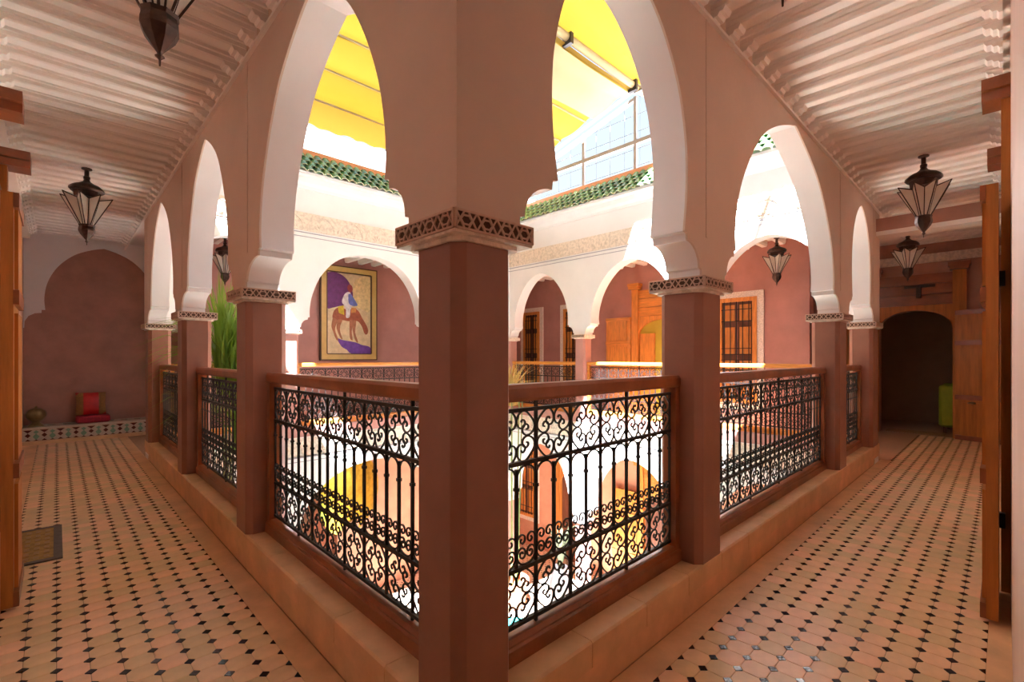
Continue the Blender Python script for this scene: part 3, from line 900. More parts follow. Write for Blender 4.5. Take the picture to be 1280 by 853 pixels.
# ------------------------------------------------------------------ barred windows with stucco surrounds
def barred_window(name, label, fn, s0, s1, z0, z1, fw=0.10, ww=0.07):
    root = thing(name, label, None, fn((s0 + s1) / 2, z0, 0.0), kind='structure')
    sur = MB()
    sur.fbox(fn, s0 - fw - ww, s0 - ww, z0 - fw - ww, z1 + fw + ww, 0, .03)
    sur.fbox(fn, s1 + ww, s1 + fw + ww, z0 - fw - ww, z1 + fw + ww, 0, .03)
    sur.fbox(fn, s0 - ww, s1 + ww, z1 + ww, z1 + fw + ww, 0, .03)
    sur.fbox(fn, s0 - ww, s1 + ww, z0 - fw - ww, z0 - ww, 0, .03)
    part('stucco_surround', sur, FRAMEW, root)
    fr = MB()
    fr.fbox(fn, s0 - ww, s0, z0 - ww, z1 + ww, 0, .045)
    fr.fbox(fn, s1, s1 + ww, z0 - ww, z1 + ww, 0, .045)
    fr.fbox(fn, s0, s1, z1, z1 + ww, 0, .045)
    fr.fbox(fn, s0, s1, z0 - ww, z0, 0, .045)
    part('window_frame', fr, CEDAR_LIT, root)
    mid = (s0 + s1) / 2
    for a, b in ((s0, mid - .01), (mid + .01, s1)):
        sh = part('shutter', MB().fbox(fn, a, b, z0, z1, .002, .015), CEDAR_D, root)
        H = z1 - z0
        for u, v in ((.03, .40), (.46, .74), (.80, .97)):
            part('panel', MB().fbox(fn, a + .03, b - .03, z0 + u * H, z0 + v * H, .015, .022), CEDAR_LIT, sh)
    g = MB()
    n = 5
    for k in range(n):
        s = s0 + (k + .5) * (s1 - s0) / n
        g.fbox(fn, s - .006, s + .006, z0, z1, .045, .057)
    for u in (.12, .40, .46, .52, .80, .92):
        z = z0 + u * (z1 - z0)
        g.fbox(fn, s0, s1, z - .006, z + .006, .050, .062)
    part('grille', g, IRON, root)
    return root
barred_window('window_1', 'large barred cedar window with carved stucco surround facing the long railing', fWX, 1.84, 2.34, 0.55, 2.20)
barred_window('window_2', 'narrow barred cedar window with stucco surround beside the far corner', fWX, 6.72, 7.12, 0.55, 2.28)
barred_window('window_3', 'barred cedar window with stucco surround behind the rose pillar', fWX, 5.42, 5.84, 0.55, 2.28)

# ------------------------------------------------------------------ lanterns
def lantern(label, loc, rot, group='star lanterns', sc=1.0):
    root = thing('star_lantern', label, 'lantern', loc, group, rot=rot)
    root.scale = (sc, sc, sc)
    L = lambda nm, mb, m, par=root, sm=None: link(nm, mb.mesh(nm, m, sm), par)
    L('stem', MB().lathe([(.040, 0), (.040, -.012), (.018, -.02), (.018, -.075), (.026, -.08), (.026, -.10), (.016, -.105)], 10), METALD, sm=40)
    L('dome', MB().lathe([(.018, -.10), (.028, -.125), (.06, -.148), (.098, -.165), (.122, -.188), (.126, -.21), (.116, -.222), (.108, -.222)], 16, wob=lambda a: 1 + 0.05 * abs(math.cos(4 * a))), METALD, sm=50)
    L('neck', MB().lathe([(.10, -.215), (.092, -.275)], 8), METALD)
    n = 8
    zt, zi, zb = -.268, -.305, -.535
    for k in range(n):
        a0, a1, am = 2 * PI * k / n, 2 * PI * (k + 1) / n, 2 * PI * (k + .5) / n
        pi0 = (math.cos(a0) * .110, math.sin(a0) * .110, zi)
        pi1 = (math.cos(a1) * .110, math.sin(a1) * .110, zi)
        tip = (math.cos(am) * .192, math.sin(am) * .192, zt)
        b0 = (math.cos(a0) * .042, math.sin(a0) * .042, zb)
        b1 = (math.cos(a1) * .042, math.sin(a1) * .042, zb)
        bm_ = (math.cos(am) * .052, math.sin(am) * .052, zb)
        pet = L('petal_frame', MB().tube([pi0, tip, pi1], .0055, 4).tube([tip, bm_], .0055, 4).tube([pi0, b0], .005, 4), METALD)
        L('glass_pane', MB().add([pi0, tip, bm_, b0], [(0, 1, 2, 3)]), FROST, pet)
        L('glass_pane', MB().add([tip, pi1, b1, bm_], [(0, 1, 2, 3)]), FROST, pet)
    L('finial', MB().lathe([(.045, -.528), (.062, -.536), (.056, -.550), (.061, -.572), (.062, -.592), (.050, -.622), (.028, -.652), (.010, -.675), (.008, -.683), (.016, -.690), (.008, -.697), (.004, -.702), (.003, -.724), (.001, -.725)], 8), METALD)
    return root
HZ = CEILZ - 0.012
LAN = [((-0.54, 1.06, HZ), 'star lantern of frosted glass hanging over the walkway beside the corner arch', 0.2),
       ((-0.605, 4.95, HZ), 'star lantern of frosted glass hanging in front of the bench alcove', 0.1),
       ((0.765, -0.60, HZ), 'star lantern hanging over the walkway beside the corner railing', 0.0),
       ((4.72, -0.565, HZ), 'star lantern of frosted glass hanging before the brown cross beam', 0.15),
       ((7.85, -0.115, HZ), 'star lantern hanging in front of the dark doorway, behind the cross beam', 0.3),
       ((6.95, 1.30, HZ), 'star lantern hanging in the far gallery near the large barred window', 0.1),
       ((1.0, 7.0, HZ), 'star lantern hanging in the far gallery above the palm', 0.25)]
for loc, lab, r in LAN:
    lantern(lab, loc, r)

# ------------------------------------------------------------------ painting on the far wall
fP = lambda s, z, t: (s, WFW - 0.03 - t, z)
pt = thing('framed_painting', 'gold framed painting of a robed rider on a grazing chestnut horse', 'painting', (3.2, WFW - 0.03, 1.22))
PX0, PX1, PZ0, PZ1 = 2.66, 3.74, 1.22, 2.95
frm = MB()
w = 0.105
for a, b, c, e in ((PX0, PX0 + w, PZ0, PZ1), (PX1 - w, PX1, PZ0, PZ1), (PX0 + w, PX1 - w, PZ0, PZ0 + w), (PX0 + w, PX1 - w, PZ1 - w, PZ1)):
    frm.fbox(fP, a, b, c, e, -.02, .03)
FRG = mat('pale_gilt_frame', (0.62, 0.42, 0.13), 0.45, 0.1, 8)
part('gilt_frame', frm, FRG, pt)
edge = MB()
for a, b, c, e in ((PX0 - .02, PX0, PZ0 - .02, PZ1 + .02), (PX1, PX1 + .02, PZ0 - .02, PZ1 + .02), (PX0, PX1, PZ0 - .02, PZ0), (PX0, PX1, PZ1, PZ1 + .02),
                   (PX0 + w - .014, PX0 + w + .004, PZ0 + w, PZ1 - w), (PX1 - w - .004, PX1 - w + .014, PZ0 + w, PZ1 - w), (PX0 + w, PX1 - w, PZ0 + w - .014, PZ0 + w + .004), (PX0 + w, PX1 - w, PZ1 - w - .004, PZ1 - w + .014)):
    edge.fbox(fP, a, b, c, e, -.02, .034)
part('dark_edge', edge, mat('dark_frame_edge', (0.12, 0.06, 0.025), 0.5), pt)
cx0, cx1, cz0, cz1 = PX0 + w, PX1 - w, PZ0 + w, PZ1 - w
canvas = part('canvas', MB().fbox(fP, cx0, cx1, cz0, cz1, -.01, .004), mat('cream_oil_paint', (0.72, 0.56, 0.34), 0.7, 0.2, 8), pt)
cw, ch = cx1 - cx0, cz1 - cz0
def daub(name, poly, col, lay, sm=True):
    if sm and len(poly) > 4:
        poly = crom(list(poly) + [poly[0]], 3)[:-1]
    pts = [(cx0 + min(1, max(0, u)) * cw, cz0 + min(1, max(0, v)) * ch) for u, v in poly]
    part(name, MB().prism(pts, .004, .004 + .0012 * lay, fP), mat('oil_' + name, col, 0.65, 0.25, 14), canvas)
# purple disc, sandy dune, shadow, horse, rider (canvas coordinates)
daub('purple_moon', [(0, .98), (.16, 1.0), (.34, .97), (.48, .90), (.56, .80), (.58, .70), (.50, .64), (.38, .60), (.26, .585), (.12, .56), (0, .58)], (0.15, 0.035, 0.17), 1)
daub('pale_dune', [(.58, .70), (.60, .88), (.72, .96), (1, .97), (1, .56), (.80, .565), (.62, .60)], (0.78, 0.60, 0.30), 1)
daub('violet_shadow', [(.20, .20), (.34, .17), (.52, .155), (.66, .14), (.80, .11), (.92, .10), (1, .07), (1, 0), (.56, 0), (.44, .05), (.32, .09)], (0.17, 0.06, 0.36), 2)
daub('horse_body', [(.12, .46), (.16, .53), (.26, .57), (.40, .555), (.55, .56), (.64, .565), (.72, .53), (.80, .45), (.88, .38), (.93, .32), (.93, .27), (.89, .245), (.84, .27), (.80, .335), (.72, .40), (.64, .415), (.50, .405), (.34, .415), (.22, .405), (.14, .38)], (0.36, 0.095, 0.045), 3)
daub('horse_hind_leg', [(.13, .44), (.10, .34), (.13, .28), (.18, .20), (.22, .165), (.25, .17), (.19, .26), (.18, .32), (.23, .41)], (0.40, 0.15, 0.07), 4)
daub('horse_hind_leg', [(.24, .42), (.21, .33), (.25, .25), (.31, .185), (.34, .185), (.29, .27), (.29, .34), (.34, .42)], (0.40, 0.15, 0.07), 4)
daub('horse_fore_leg', [(.50, .42), (.50, .30), (.51, .20), (.55, .17), (.57, .18), (.55, .28), (.58, .41)], (0.42, 0.16, 0.08), 4)
daub('horse_fore_leg', [(.56, .42), (.57, .30), (.62, .19), (.68, .14), (.69, .165), (.63, .27), (.65, .41)], (0.42, 0.16, 0.08), 4)
daub('saddle_cloth', [(.24, .575), (.36, .60), (.38, .48), (.26, .50)], (0.66, 0.44, 0.03), 5)
daub('saddle_bag', [(.54, .58), (.66, .575), (.64, .52), (.54, .51)], (0.62, 0.26, 0.07), 5)
daub('white_robe', [(.38, .60), (.33, .64), (.37, .72), (.44, .765), (.52, .76), (.54, .66), (.56, .60), (.52, .55), (.50, .46), (.42, .45), (.42, .54)], (0.72, 0.66, 0.66), 6)
daub('blue_sash', [(.47, .74), (.53, .745), (.64, .66), (.68, .61), (.58, .60), (.48, .63)], (0.16, 0.20, 0.55), 7)
daub('red_turban', [(.46, .79), (.45, .83), (.49, .865), (.55, .85), (.57, .80), (.52, .765)], (0.34, 0.06, 0.06), 7)

# ------------------------------------------------------------------ tiled bench with cushion, pad and jug
BY0, BZ = 8.63, 0.245
bench = thing('tiled_bench', 'built-in bench faced with green, ivory and brown diamond tiles in the alcove', 'bench', (-0.1, (BY0 + EY) / 2, 0))
part('bench_body', MB().box(LW, 0.8, BY0, EY - 0.013, 0, BZ - 0.03), KERB, bench)
part('bench_top', MB().box(LW, 0.8, BY0 - 0.012, EY - 0.013, BZ - 0.03, BZ), ZWHITE, bench)
tp = MB()
for k in range(11):
    x = LW + 0.09 + k * 0.17
    tp.box(x, x + 0.085, BY0 + 0.20, BY0 + 0.285, BZ, BZ + 0.001)
part('top_inlay', tp, ZGREEN, bench)
def dia(cx, cz, a, b, m, nm):
    part(nm, MB().prism([(cx - a, cz), (cx, cz + b), (cx + a, cz), (cx, cz - b)], BY0 - 0.006, BY0, lambda s, z, t: (s, t, z)), m, bench)
def tri(pts, m, nm):
    part(nm, MB().prism(pts, BY0 - 0.006, BY0, lambda s, z, t: (s, t, z)), m, bench)
z0, z1 = 0.055, BZ - 0.035
zc, pp = (z0 + z1) / 2, 0.17
part('ivory_ground', MB().box(LW, 0.8, BY0 - 0.003, BY0, z0, z1), ZWHITE, bench)
for k in range(11):
    x = LW + 0.06 + k * pp
    dia(x, zc, 0.031, 0.031, ZBROWN, 'brown_diamond')
    tri([(x - .048, z1), (x, z1 - .042), (x + .048, z1)], ZBROWN, 'brown_triangle')
    tri([(x - .03, z0), (x, z0 + .026), (x + .03, z0)], ZBROWN, 'brown_triangle')
    if k < 10:
        dia(x + pp / 2, zc - 0.020, 0.036, 0.046, ZGREEN, 'green_diamond')
        dia(x + pp / 2, zc + 0.046, 0.030, 0.026, ZGREEN, 'green_diamond')
        tri([(x + pp / 2 - .03, z0), (x + pp / 2, z0 + .016), (x + pp / 2 + .03, z0)], ZBROWN, 'brown_triangle')
part('plinth', MB().box(LW, 0.8, BY0 - 0.05, BY0, 0, 0.05), KERB, bench)
def pillow_mesh(w, h, d, n=9):
    mb = MB()
    for side in (1, -1):
        o = len(mb.v)
        for i in range(n):
            for j in range(n):
                u, v = i / (n - 1) * 2 - 1, j / (n - 1) * 2 - 1
                e = max(0, (1 - u ** 4)) * max(0, (1 - v ** 4))
                pin = 1 - 0.06 * (1 - abs(u)) * abs(v) ** 3 - 0.06 * (1 - abs(v)) * abs(u) ** 3
                mb.v.append((u * w / 2 * pin, side * d / 2 * e ** .6, v * h / 2 * pin))
        for i in range(n - 1):
            for j in range(n - 1):
                mb.f.append((o + i * n + j, o + (i + 1) * n + j, o + (i + 1) * n + j + 1, o + i * n + j + 1))
    return mb
def soft_box(x0, x1, y0, y1, z0, z1, r=0.02):
    mb = MB()
    pr = [(0, z0), (0, z1)]
    ring = lambda k, z: chamfer_rect(x0 + k, x1 - k, y0 + k, y1 - k, r)
    lv = [(r, z0), (0, z0 + r), (0, z1 - r), (r * .35, z1 - r * .3), (r, z1)]
    for k, z in lv:
        mb.v += [(x, y, z) for x, y in ring(k, z)]
    m = len(lv)
    for i in range(m - 1):
        for k in range(8):
            l = (k + 1) % 8
            mb.f.append((i * 8 + k, i * 8 + l, (i + 1) * 8 + l, (i + 1) * 8 + k))
    mb.f += [tuple(range(8)), tuple((m - 1) * 8 + k for k in range(8))]
    return mb
pad = thing('seat_pad', 'crimson quilted seat pad lying on the tiled bench', 'cushion', (-0.40, 8.86, BZ))
part('pad_cover', soft_box(-0.60, -0.20, 8.70, 9.04, BZ + 0.001, BZ + 0.105, 0.022), CRIMSON, pad, 40)
st = MB()
for k in range(5):
    x = -0.56 + k * 0.08
    st.box(x - .002, x + .002, 8.696, 8.704, BZ + .02, BZ + .09)
part('stitching', st, RED, pad)
cu = thing('throw_cushion', 'red silk cushion with gold stripes leaning on the alcove wall', 'cushion', (-0.42, 8.97, BZ + 0.108))
pm = link('cushion_cover', pillow_mesh(0.36, 0.36, 0.14).mesh('cushion_cover', RED, 60, True), cu, (0, -0.02, 0.175), (math.radians(-12), 0, 0))
for sx in (-1, 1):
    bandm = pillow_mesh(0.36, 0.36, 0.150)
    keep = []
    for f in bandm.f:
        cxm = sum(bandm.v[i][0] for i in f) / 4
        if 0.095 < sx * cxm:
            keep.append(f)
    b2 = MB(); b2.v = bandm.v; b2.f = keep
    link('gold_stripe', b2.mesh('gold_stripe', GOLDCL, 60, True), pm, (sx * 0.002, 0, 0))
jug = thing('brass_pot', 'round tarnished brass pot standing on the tiled bench by the walkway wall', 'pot', (-1.03, 8.84, BZ))
part('pot_body', MB().lathe([(.05, .0), (.075, .0), (.085, .015), (.05, .045), (.042, .06), (.075, .085), (.108, .13), (.116, .175), (.100, .22), (.065, .252), (.035, .262), (.0, .268)], 20, (-1.03, 8.84, BZ + .001)), BRASS, jug, 40)
part('pot_knob', MB().lathe([(.0, .262), (.016, .266), (.018, .28), (.008, .292), (0, .294)], 10, (-1.03, 8.84, BZ)), BRASS, jug, 40)
part('foot_ring', MB().lathe([(.07, 0), (.092, 0), (.092, .012), (.07, .012)], 20, (-1.03, 8.84, BZ + .001)), BRASS, jug)
# woven mat by the left door
mt = thing('door_mat', 'woven straw door mat with dark cloth border beside the open door leaf', 'mat', (-0.92, 3.44, 0))
part('mat_weave', MB().box(-1.02, -0.825, 3.08, 3.80, 0.0015, 0.010), MATW, mt)
part('mat_border', MB().box(-0.825, -0.782, 3.04, 3.84, 0.0015, 0.012).box(-1.03, -0.825, 3.04, 3.08, 0.0015, 0.012).box(-1.03, -0.825, 3.80, 3.84, 0.0015, 0.012), MATB, mt)
wv = MB()
for r in range(7):
    for c in range(4):
        wv.box(-1.01 + c * .047, -0.985 + c * .047, 3.10 + r * .10, 3.16 + r * .10, .010, .0125)
part('raised_pattern', wv, GOLDCL, mt)['kind'] = 'stuff'
# rug and armchair seen through the dark doorway
rg = thing('striped_rug', 'striped rug with fringe lying in the dark doorway', 'rug', (9.75, 0.0, 0))
part('rug_field', MB().box(9.40, 9.74, -0.40, 0.36, 0.001, 0.010), RUGW, rg)
fg = MB()
for k in range(22):
    y = -0.39 + k * 0.035
    fg.box(9.35, 9.40, y, y + .014, 0.001, 0.005)
part('fringe', fg, ZWHITE, rg)
ac_ = thing('armchair', 'lime green armchair inside the dark room', 'chair', (10.15, -0.58, 0))
part('seat', soft_box(9.85, 10.45, -0.86, -0.34, 0.12, 0.46, 0.04), LIME, ac_, 40)
part('backrest', soft_box(9.85, 10.45, -0.98, -0.80, 0.12, 0.92, 0.04), LIME, ac_, 40)
part('arm', soft_box(9.76, 9.89, -0.98, -0.30, 0.10, 0.80, 0.04), LIME, ac_, 40)
part('arm', soft_box(10.43, 10.56, -0.96, -0.30, 0.10, 0.80, 0.04), LIME, ac_, 40)
for a in (9.80, 10.45):
    for b in (-0.92, -0.40):
        part('leg', MB().box(a, a + .05, b, b + .05, 0, .11), CEDAR_D, ac_)

# ------------------------------------------------------------------ ground floor of the courtyard
struct('floor_courtyard', MB().box(-0.2, 8.3, -0.2, 8.3, GZ - 0.1, GZ), PAVING, 'tiled courtyard floor on the storey below')
GC = GZ + CT
gb = [(0.10, 0.10, -0.45, PRO_ROUND), (0.06, 0.06, -0.45, PRO_ROUND), (0.1, 0.1, -0.45, PRO_ROUND)]
gx = [(0.14, 0.14, -0.47, PRO_OGIVE)] * 3
FPG = [(0.0, 0.24), (1.50, 1.73), (4.40, 4.63), (6.15, 6.39)]
wgf, _ = arcade('wall_ground_arcade_left', 'white ground floor arcade wall below the painting gallery', fF, FPG, gb, 0.06, None, None, WHITE, GC)
wgx, _ = arcade('wall_ground_arcade_right', 'white ground floor arcade wall below the window gallery', fX, XP, gx, 0.06, None, None, WHITE, GC)
frieze(wgf, fF, 0.0, 6.15, -0.22, 0.05)
frieze(wgx, fX, 0.0, 6.25, -0.22, 0.05)
for lab, x0, x1, y0, y1 in (('rose ground floor pillar below the painting gallery, in front of the gilded niche', *FPG[1], YF, YF + TH),
                            ('rose ground floor pillar below the painting gallery, beyond the gilded niche', *FPG[2], YF, YF + TH),
                            ('rose ground floor pillar in the far courtyard corner', XF, XF + TH, *XP[3]),
                            ('rose ground floor pillar beside the dark urn', XF, XF + TH, *XP[2]),
                            ('rose ground floor pillar below the large barred window', XF, XF + TH, *XP[1])):
    pillar(lab, x0, x1, y0, y1, (), GZ, GZ + CB, GZ + CT, TADE_FAR)
struct('wall_ground_back_left', MB().box(-0.2, 8.0, WFW + 0.1, WFW + 0.3, GZ, -0.25), SALMON, 'salmon plaster back wall of the ground floor under the painting')
struct('wall_ground_back_right', MB().box(WXW + 0.1, WXW + 0.3, -0.2, WFW + 0.1, GZ, -0.25), SALMON, 'salmon plaster back wall of the ground floor under the windows')
struct('wall_ground_near_left', MB().box(-0.2, 0.0, -0.2, 8.0, GZ, -0.02), WHITE, 'white courtyard wall under the bench gallery')
struct('wall_ground_near_right', MB().box(0.0, 8.0, -0.2, 0.0, GZ, -0.02), WHITE, 'white courtyard wall under the doorway gallery')
# gilded round niche panel on the ground floor
gd = thing('gilded_disc', 'large round gilded panel behind the ground floor arch', 'panel', (3.06, 7.2, -1.95))
part('disc', MB().lathe([(0.0, 0.09), (0.25, 0.08), (0.58, 0.05), (0.72, 0.0), (0.72, -0.03), (0.0, -0.03)], 36), GOLD, gd, 40, True)
gd.children[0].rotation_euler = (PI / 2, 0, math.radians(20))
gd.children[0].location = (0, 0, 0.72)
part('disc_stand', MB().box(2.75, 3.15, 7.08, 7.32, GZ, -1.7), SALMON, gd)
# ground floor wooden doors and window
fGX = lambda s, z, t: (WXW + 0.1 - t, s, z)
fGXd = lambda s, z, t: (WXW + 0.1 - t, s, z + GZ)
d = door_surround('door_5', 'lit-toned cedar door surround on the ground floor under the upper wooden door', fGXd, 2.95, 3.90, 1.98, 2.50, 0.09, CEDAR_LIT, CEDAR_LIT_H, 0.14)
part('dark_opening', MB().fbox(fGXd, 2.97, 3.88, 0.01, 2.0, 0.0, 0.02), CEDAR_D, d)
panel_leaf(d, fGXd, 4.05, 4.62, 0.02, 1.95, 0.05, 0.09, CEDAR_LIT, CEDAR_LIT_H)
d = door_surround('door_6', 'dark cedar door on the ground floor beside the urn', fGXd, 5.35, 6.05, 2.05, 2.6, 0.09, CEDAR_V, CEDAR, 0.12)
part('dark_opening', MB().fbox(fGXd, 5.36, 6.04, 0.01, 2.1, 0.0, 0.02), CEDAR_D, d)
barred_window('window_4', 'barred ground floor window with pale surround in the far corner', lambda s, z, t: (WXW + 0.1 - t, s, z), 6.95, 7.42, -2.62, -1.10)
urn = thing('dark_urn', 'tall dark urn with a dark plant beside the ground floor pillar', 'urn', (5.9, 4.62, GZ))
part('urn_body', MB().lathe([(.10, 0), (.13, .02), (.19, .18), (.22, .40), (.18, .62), (.11, .74), (.13, .80), (.12, .80), (.09, .74), (0, .72)], 18, (5.9, 4.62, GZ)), BLACKP, urn, 40)
fb = MB()
for k in range(60):
    a, ln = rr(0, 2 * PI), rr(0.35, 0.85)
    p = [(5.9 + math.cos(a) * q * ln * .35, 4.62 + math.sin(a) * q * ln * .35, GZ + .74 + ln * math.sin(q * 1.7)) for q in (0, .35, .7, 1.0)]
    fb.tube(p, [.012, .016, .012, .002], 3)
part('urn_foliage', fb, mat('dark_leaf', (0.03, 0.035, 0.015), 0.5, 0.4, 8), urn)
urn2 = copy_tree(urn)
urn2['label'] = 'tall dark urn with a dark plant beside the ground floor wooden door'
urn2.location = (5.85, 2.62, GZ)
# fountain
ft = thing('fountain', 'round teal tiled fountain basin in the middle of the courtyard', 'fountain', (3.3, 3.35, GZ))
R = 1.62
part('basin', MB().lathe([(R, 0), (R, .36), (R + .05, .38), (R + .05, .44), (R - .22, .44), (R - .22, .20), (0.0, .20)], 32, (3.3, 3.35, GZ), cap=False), ZTEAL, ft, 30)
part('water', MB().lathe([(0.0, .30), (R - .20, .30)], 32, (3.3, 3.35, GZ), cap=False), mat('pool_water', (0.02, 0.20, 0.20), 0.05, 0.1, 4, 0.2, 8), ft)
part('water_bowl', MB().lathe([(.18, .2), (.12, .35), (.10, .6), (.45, .78), (.48, .82), (.40, .80), (0, .72)], 24, (3.3, 3.35, GZ)), ZWHITE, ft, 40)

# ------------------------------------------------------------------ plants
def blades(mb, base, n, h0, h1, reach, w, lean=(0, 0), droop=0.5, az=None):
    for _ in range(n):
        a = rr(0, 2 * PI) if az is None else rr(*az)
        h = rr(h0, h1)
        r = rr(0.35, 1.0) * reach
        bx, by, bz = base[0] + rr(-.08, .08), base[1] + rr(-.08, .08), base[2]
        pts = []
        for q in (0, .25, .5, .75, 1.0):
            z = bz + h * (q ** 0.85) - droop * r * max(0, q - .45) ** 2 * 2.2
            rad = r * q ** 1.8
            pts.append(Vector((bx + math.cos(a) * rad + lean[0] * q, by + math.sin(a) * rad + lean[1] * q, z)))
        side = Vector((-math.sin(a), math.cos(a), 0.25)).normalized()
        o = len(mb.v)
        for i, p in enumerate(pts):
            ww = w * (.5, 1, .9, .6, .04)[i]
            mb.v += [tuple(p - side * ww), tuple(p + side * ww)]
        for i in range(4):
            mb.f.append((o + 2 * i, o + 2 * i + 1, o + 2 * i + 3, o + 2 * i + 2))
pal = thing('courtyard_palm', 'tall green cane palm rising from the courtyard behind the second railing', 'plant', (0.75, 5.05, GZ))
sm = MB()
for k in range(9):
    a = k / 9 * 2 * PI
    sm.tube([(0.75 + math.cos(a) * .10, 5.05 + math.sin(a) * .10, GZ + .3), (0.75 + math.cos(a) * .16, 5.05 + math.sin(a) * .16, -1.0), (0.75 + math.cos(a) * .22, 5.05 + math.sin(a) * .22, 1.0)], [.022, .018, .010], 5)
part('canes', sm, STEM, pal)
fo = MB()
blades(fo, (0.72, 5.05, 0.55), 130, 0.7, 1.45, 0.42, 0.012)
blades(fo, (0.72, 5.05, 0.2), 60, 0.5, 1.2, 0.55, 0.011)
blades(fo, (0.60, 5.30, 0.9), 60, 0.45, 1.25, 0.95, 0.010, az=(PI * .60, PI * 1.05), droop=.9)
blades(fo, (0.56, 5.02, 0.85), 150, 0.7, 1.45, 0.38, 0.013)
blades(fo, (0.60, 5.40, 0.6), 30, 0.1, 0.55, 0.95, 0.008, az=(PI * .75, PI * 1.05), droop=.8)
part('foliage', fo, LEAF, pal)
dr = MB()
blades(dr, (0.95, 4.75, 0.5), 60, 0.35, 0.85, 0.40, 0.010)
part('dry_foliage', dr, LEAF_DRY, pal)
part('planter', MB().lathe([(.20, 0), (.24, .03), (.30, .42), (.33, .44), (.33, .50), (.28, .50), (.27, .40), (0, .40)], 20, (0.75, 5.05, GZ)), POT, pal, 40)
gr = thing('straw_grass', 'tall straw coloured grass in front of the far railing', 'plant', (5.35, 5.35, GZ))
sm = MB()
for k in range(8):
    a = k / 8 * 2 * PI
    sm.tube([(5.35 + math.cos(a) * .1, 5.35 + math.sin(a) * .1, GZ + .3), (5.35 + math.cos(a) * .2, 5.35 + math.sin(a) * .2, 0.6)], [.02, .01], 5)
part('canes', sm, STEM, gr)
fo = MB(); blades(fo, (5.35, 5.35, 0.35), 150, 0.45, 1.0, 0.62, 0.010)
part('dry_foliage', fo, LEAF_DRY, gr)
fo = MB(); blades(fo, (5.10, 5.75, 0.35), 70, 0.5, 1.25, 0.45, 0.011)
part('foliage', fo, LEAF, gr)
part('planter', MB().lathe([(.20, 0), (.24, .03), (.30, .42), (.33, .44), (.33, .50), (.28, .50), (.27, .40), (0, .40)], 20, (5.35, 5.35, GZ)), POT, gr, 40)

# ------------------------------------------------------------------ awning and steel frame above the courtyard
aw = thing('courtyard_awning', 'yellow canvas awning with scalloped valance stretched over the courtyard', 'awning', (3.2, 3.8, 4.75))
def sheet(y0, y1, zf, x0, x1, nx=24, ny=40, sag=0.05, pitch=0.62):
    mb = MB()
    for j in range(ny + 1):
        y = y0 + (y1 - y0) * j / ny
        for i in range(nx + 1):
            x = x0 + (x1 - x0) * i / nx
            ph = (y / pitch) % 1.0
            mb.v.append((x, y, zf(y) - sag * math.sin(PI * ph) - 0.02 * math.sin(x * 2.1 + y)))
    for j in range(ny):
        for i in range(nx):
            o = j * (nx + 1) + i
            mb.f.append((o, o + 1, o + nx + 2, o + nx + 1))
    return mb
zA = lambda y: 5.22 + 0.25 * (6.25 - y)
zB = lambda y: 6.05 - 0.04 * (3.3 - y)
part('canvas', sheet(3.40, 6.25, zA, 0.0, 6.35), AWN, aw, 60)
part('canvas', sheet(2.35, 3.36, zB, 0.0, 6.6), AWN, aw, 60)
part('pale_strip', sheet(3.46, 4.25, lambda y: zA(y) - .035, 3.2, 6.35, 12, 12), AWN_P, aw, 60)
va = MB()
nx = 120
for i in range(nx + 1):
    x = 0.0 + 6.35 * i / nx
    zb_ = 4.80 + 0.035 * abs(math.sin(x / 0.30 * PI)) - 0.03
    yo = 6.25 + 0.02 * math.sin(x * 9)
    va.v += [(x, 6.25, zA(6.25)), (x, yo, zb_)]
for i in range(nx):
    va.f.append((2 * i, 2 * i + 1, 2 * i + 3, 2 * i + 2))
part('valance', va, AWN_V, aw, 60)
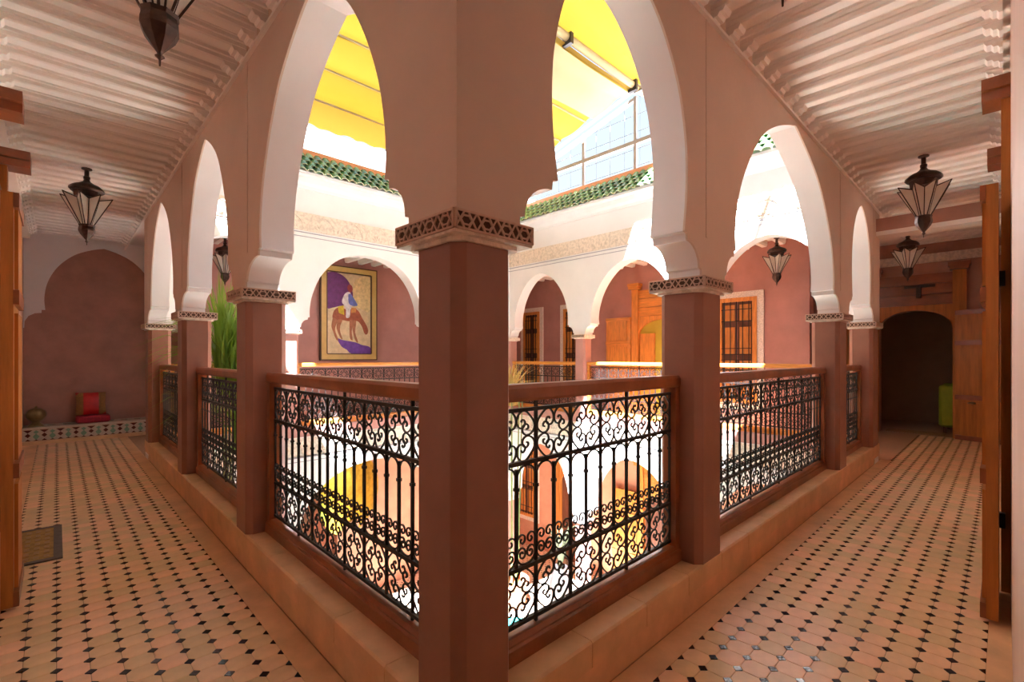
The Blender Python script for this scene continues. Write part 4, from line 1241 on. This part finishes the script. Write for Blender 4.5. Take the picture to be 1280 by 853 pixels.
for y in (6.25, 5.63, 5.01, 4.39, 3.77):
    part('batten', MB().tube([(0.0, y, zA(y) - .012), (6.35, y, zA(y) - .012)], .018, 6), AWN_P, aw)
part('roller_tube', MB().tube([(-0.3, 3.38, 5.95), (6.7, 3.38, 5.95)], .06, 10), AWN_P, aw, 40)
for x in (4.6, 6.35):
    part('roller_bracket', MB().box(x - .03, x + .03, 3.30, 3.46, 5.84, 6.03), IRON, aw)
sf = thing('steel_frame', 'grey steel frame with wire mesh above the green eave', 'frame', (6.5, 3.2, 4.42))
XS = 6.50
part('sloped_rail', MB().tube([(XS, 6.3, zA(6.3) - .16), (XS, 3.45, zA(3.45) - .14)], .040, 4), STEEL, sf)
part('sloped_rail', MB().tube([(XS, 6.3, zA(6.3) + .0), (XS, 3.45, zA(3.45) + .02)], .022, 4), STEEL, sf)
part('top_rail', MB().tube([(XS, 3.45, zA(3.45) - .02), (XS, 0.2, 6.02)], .03, 4), STEEL, sf)
part('middle_rail', MB().tube([(XS, 6.3, 5.02), (XS, 0.2, 5.02)], .048, 4), STEEL, sf)
for y in (6.1, 4.55, 3.42, 2.3, 1.1, 0.2):
    part('post', MB().tube([(XS, y, 4.42), (XS, y, min(6.0, zA(y) - .1) if y > 3.4 else 6.0)], .034, 4), STEEL, sf)
ms = MB()
for k in range(20):
    y = 0.25 + k * 0.31
    ms.tube([(XS + .03, y, 4.45), (XS + .03, y, min(5.95, zA(y) - .12) if y > 3.4 else 5.95)], .003, 3)
for k in range(5):
    z = 4.62 + k * 0.30
    ye = 6.3 if z < 5.1 else 6.25 - (z + .12 - 5.22) / .25
    ms.tube([(XS + .03, 0.25, z), (XS + .03, max(3.5, ye), z)], .004, 3)
part('wire_mesh', ms, STEEL, sf)
# beams crossing the open strip toward the sun: they throw the striped shadows on the far wall
for y in (0.25, 0.95):
    part('cross_beam', MB().tube([(-0.2, y, 5.98), (XS, y, 5.98)], .035, 4), STEEL, sf)
for x in (1.0, 2.6, 4.2, 5.8):
    part('rafter', MB().tube([(x, 0.05, 5.6), (x, 1.0, 6.0)], .025, 4), STEEL, sf)
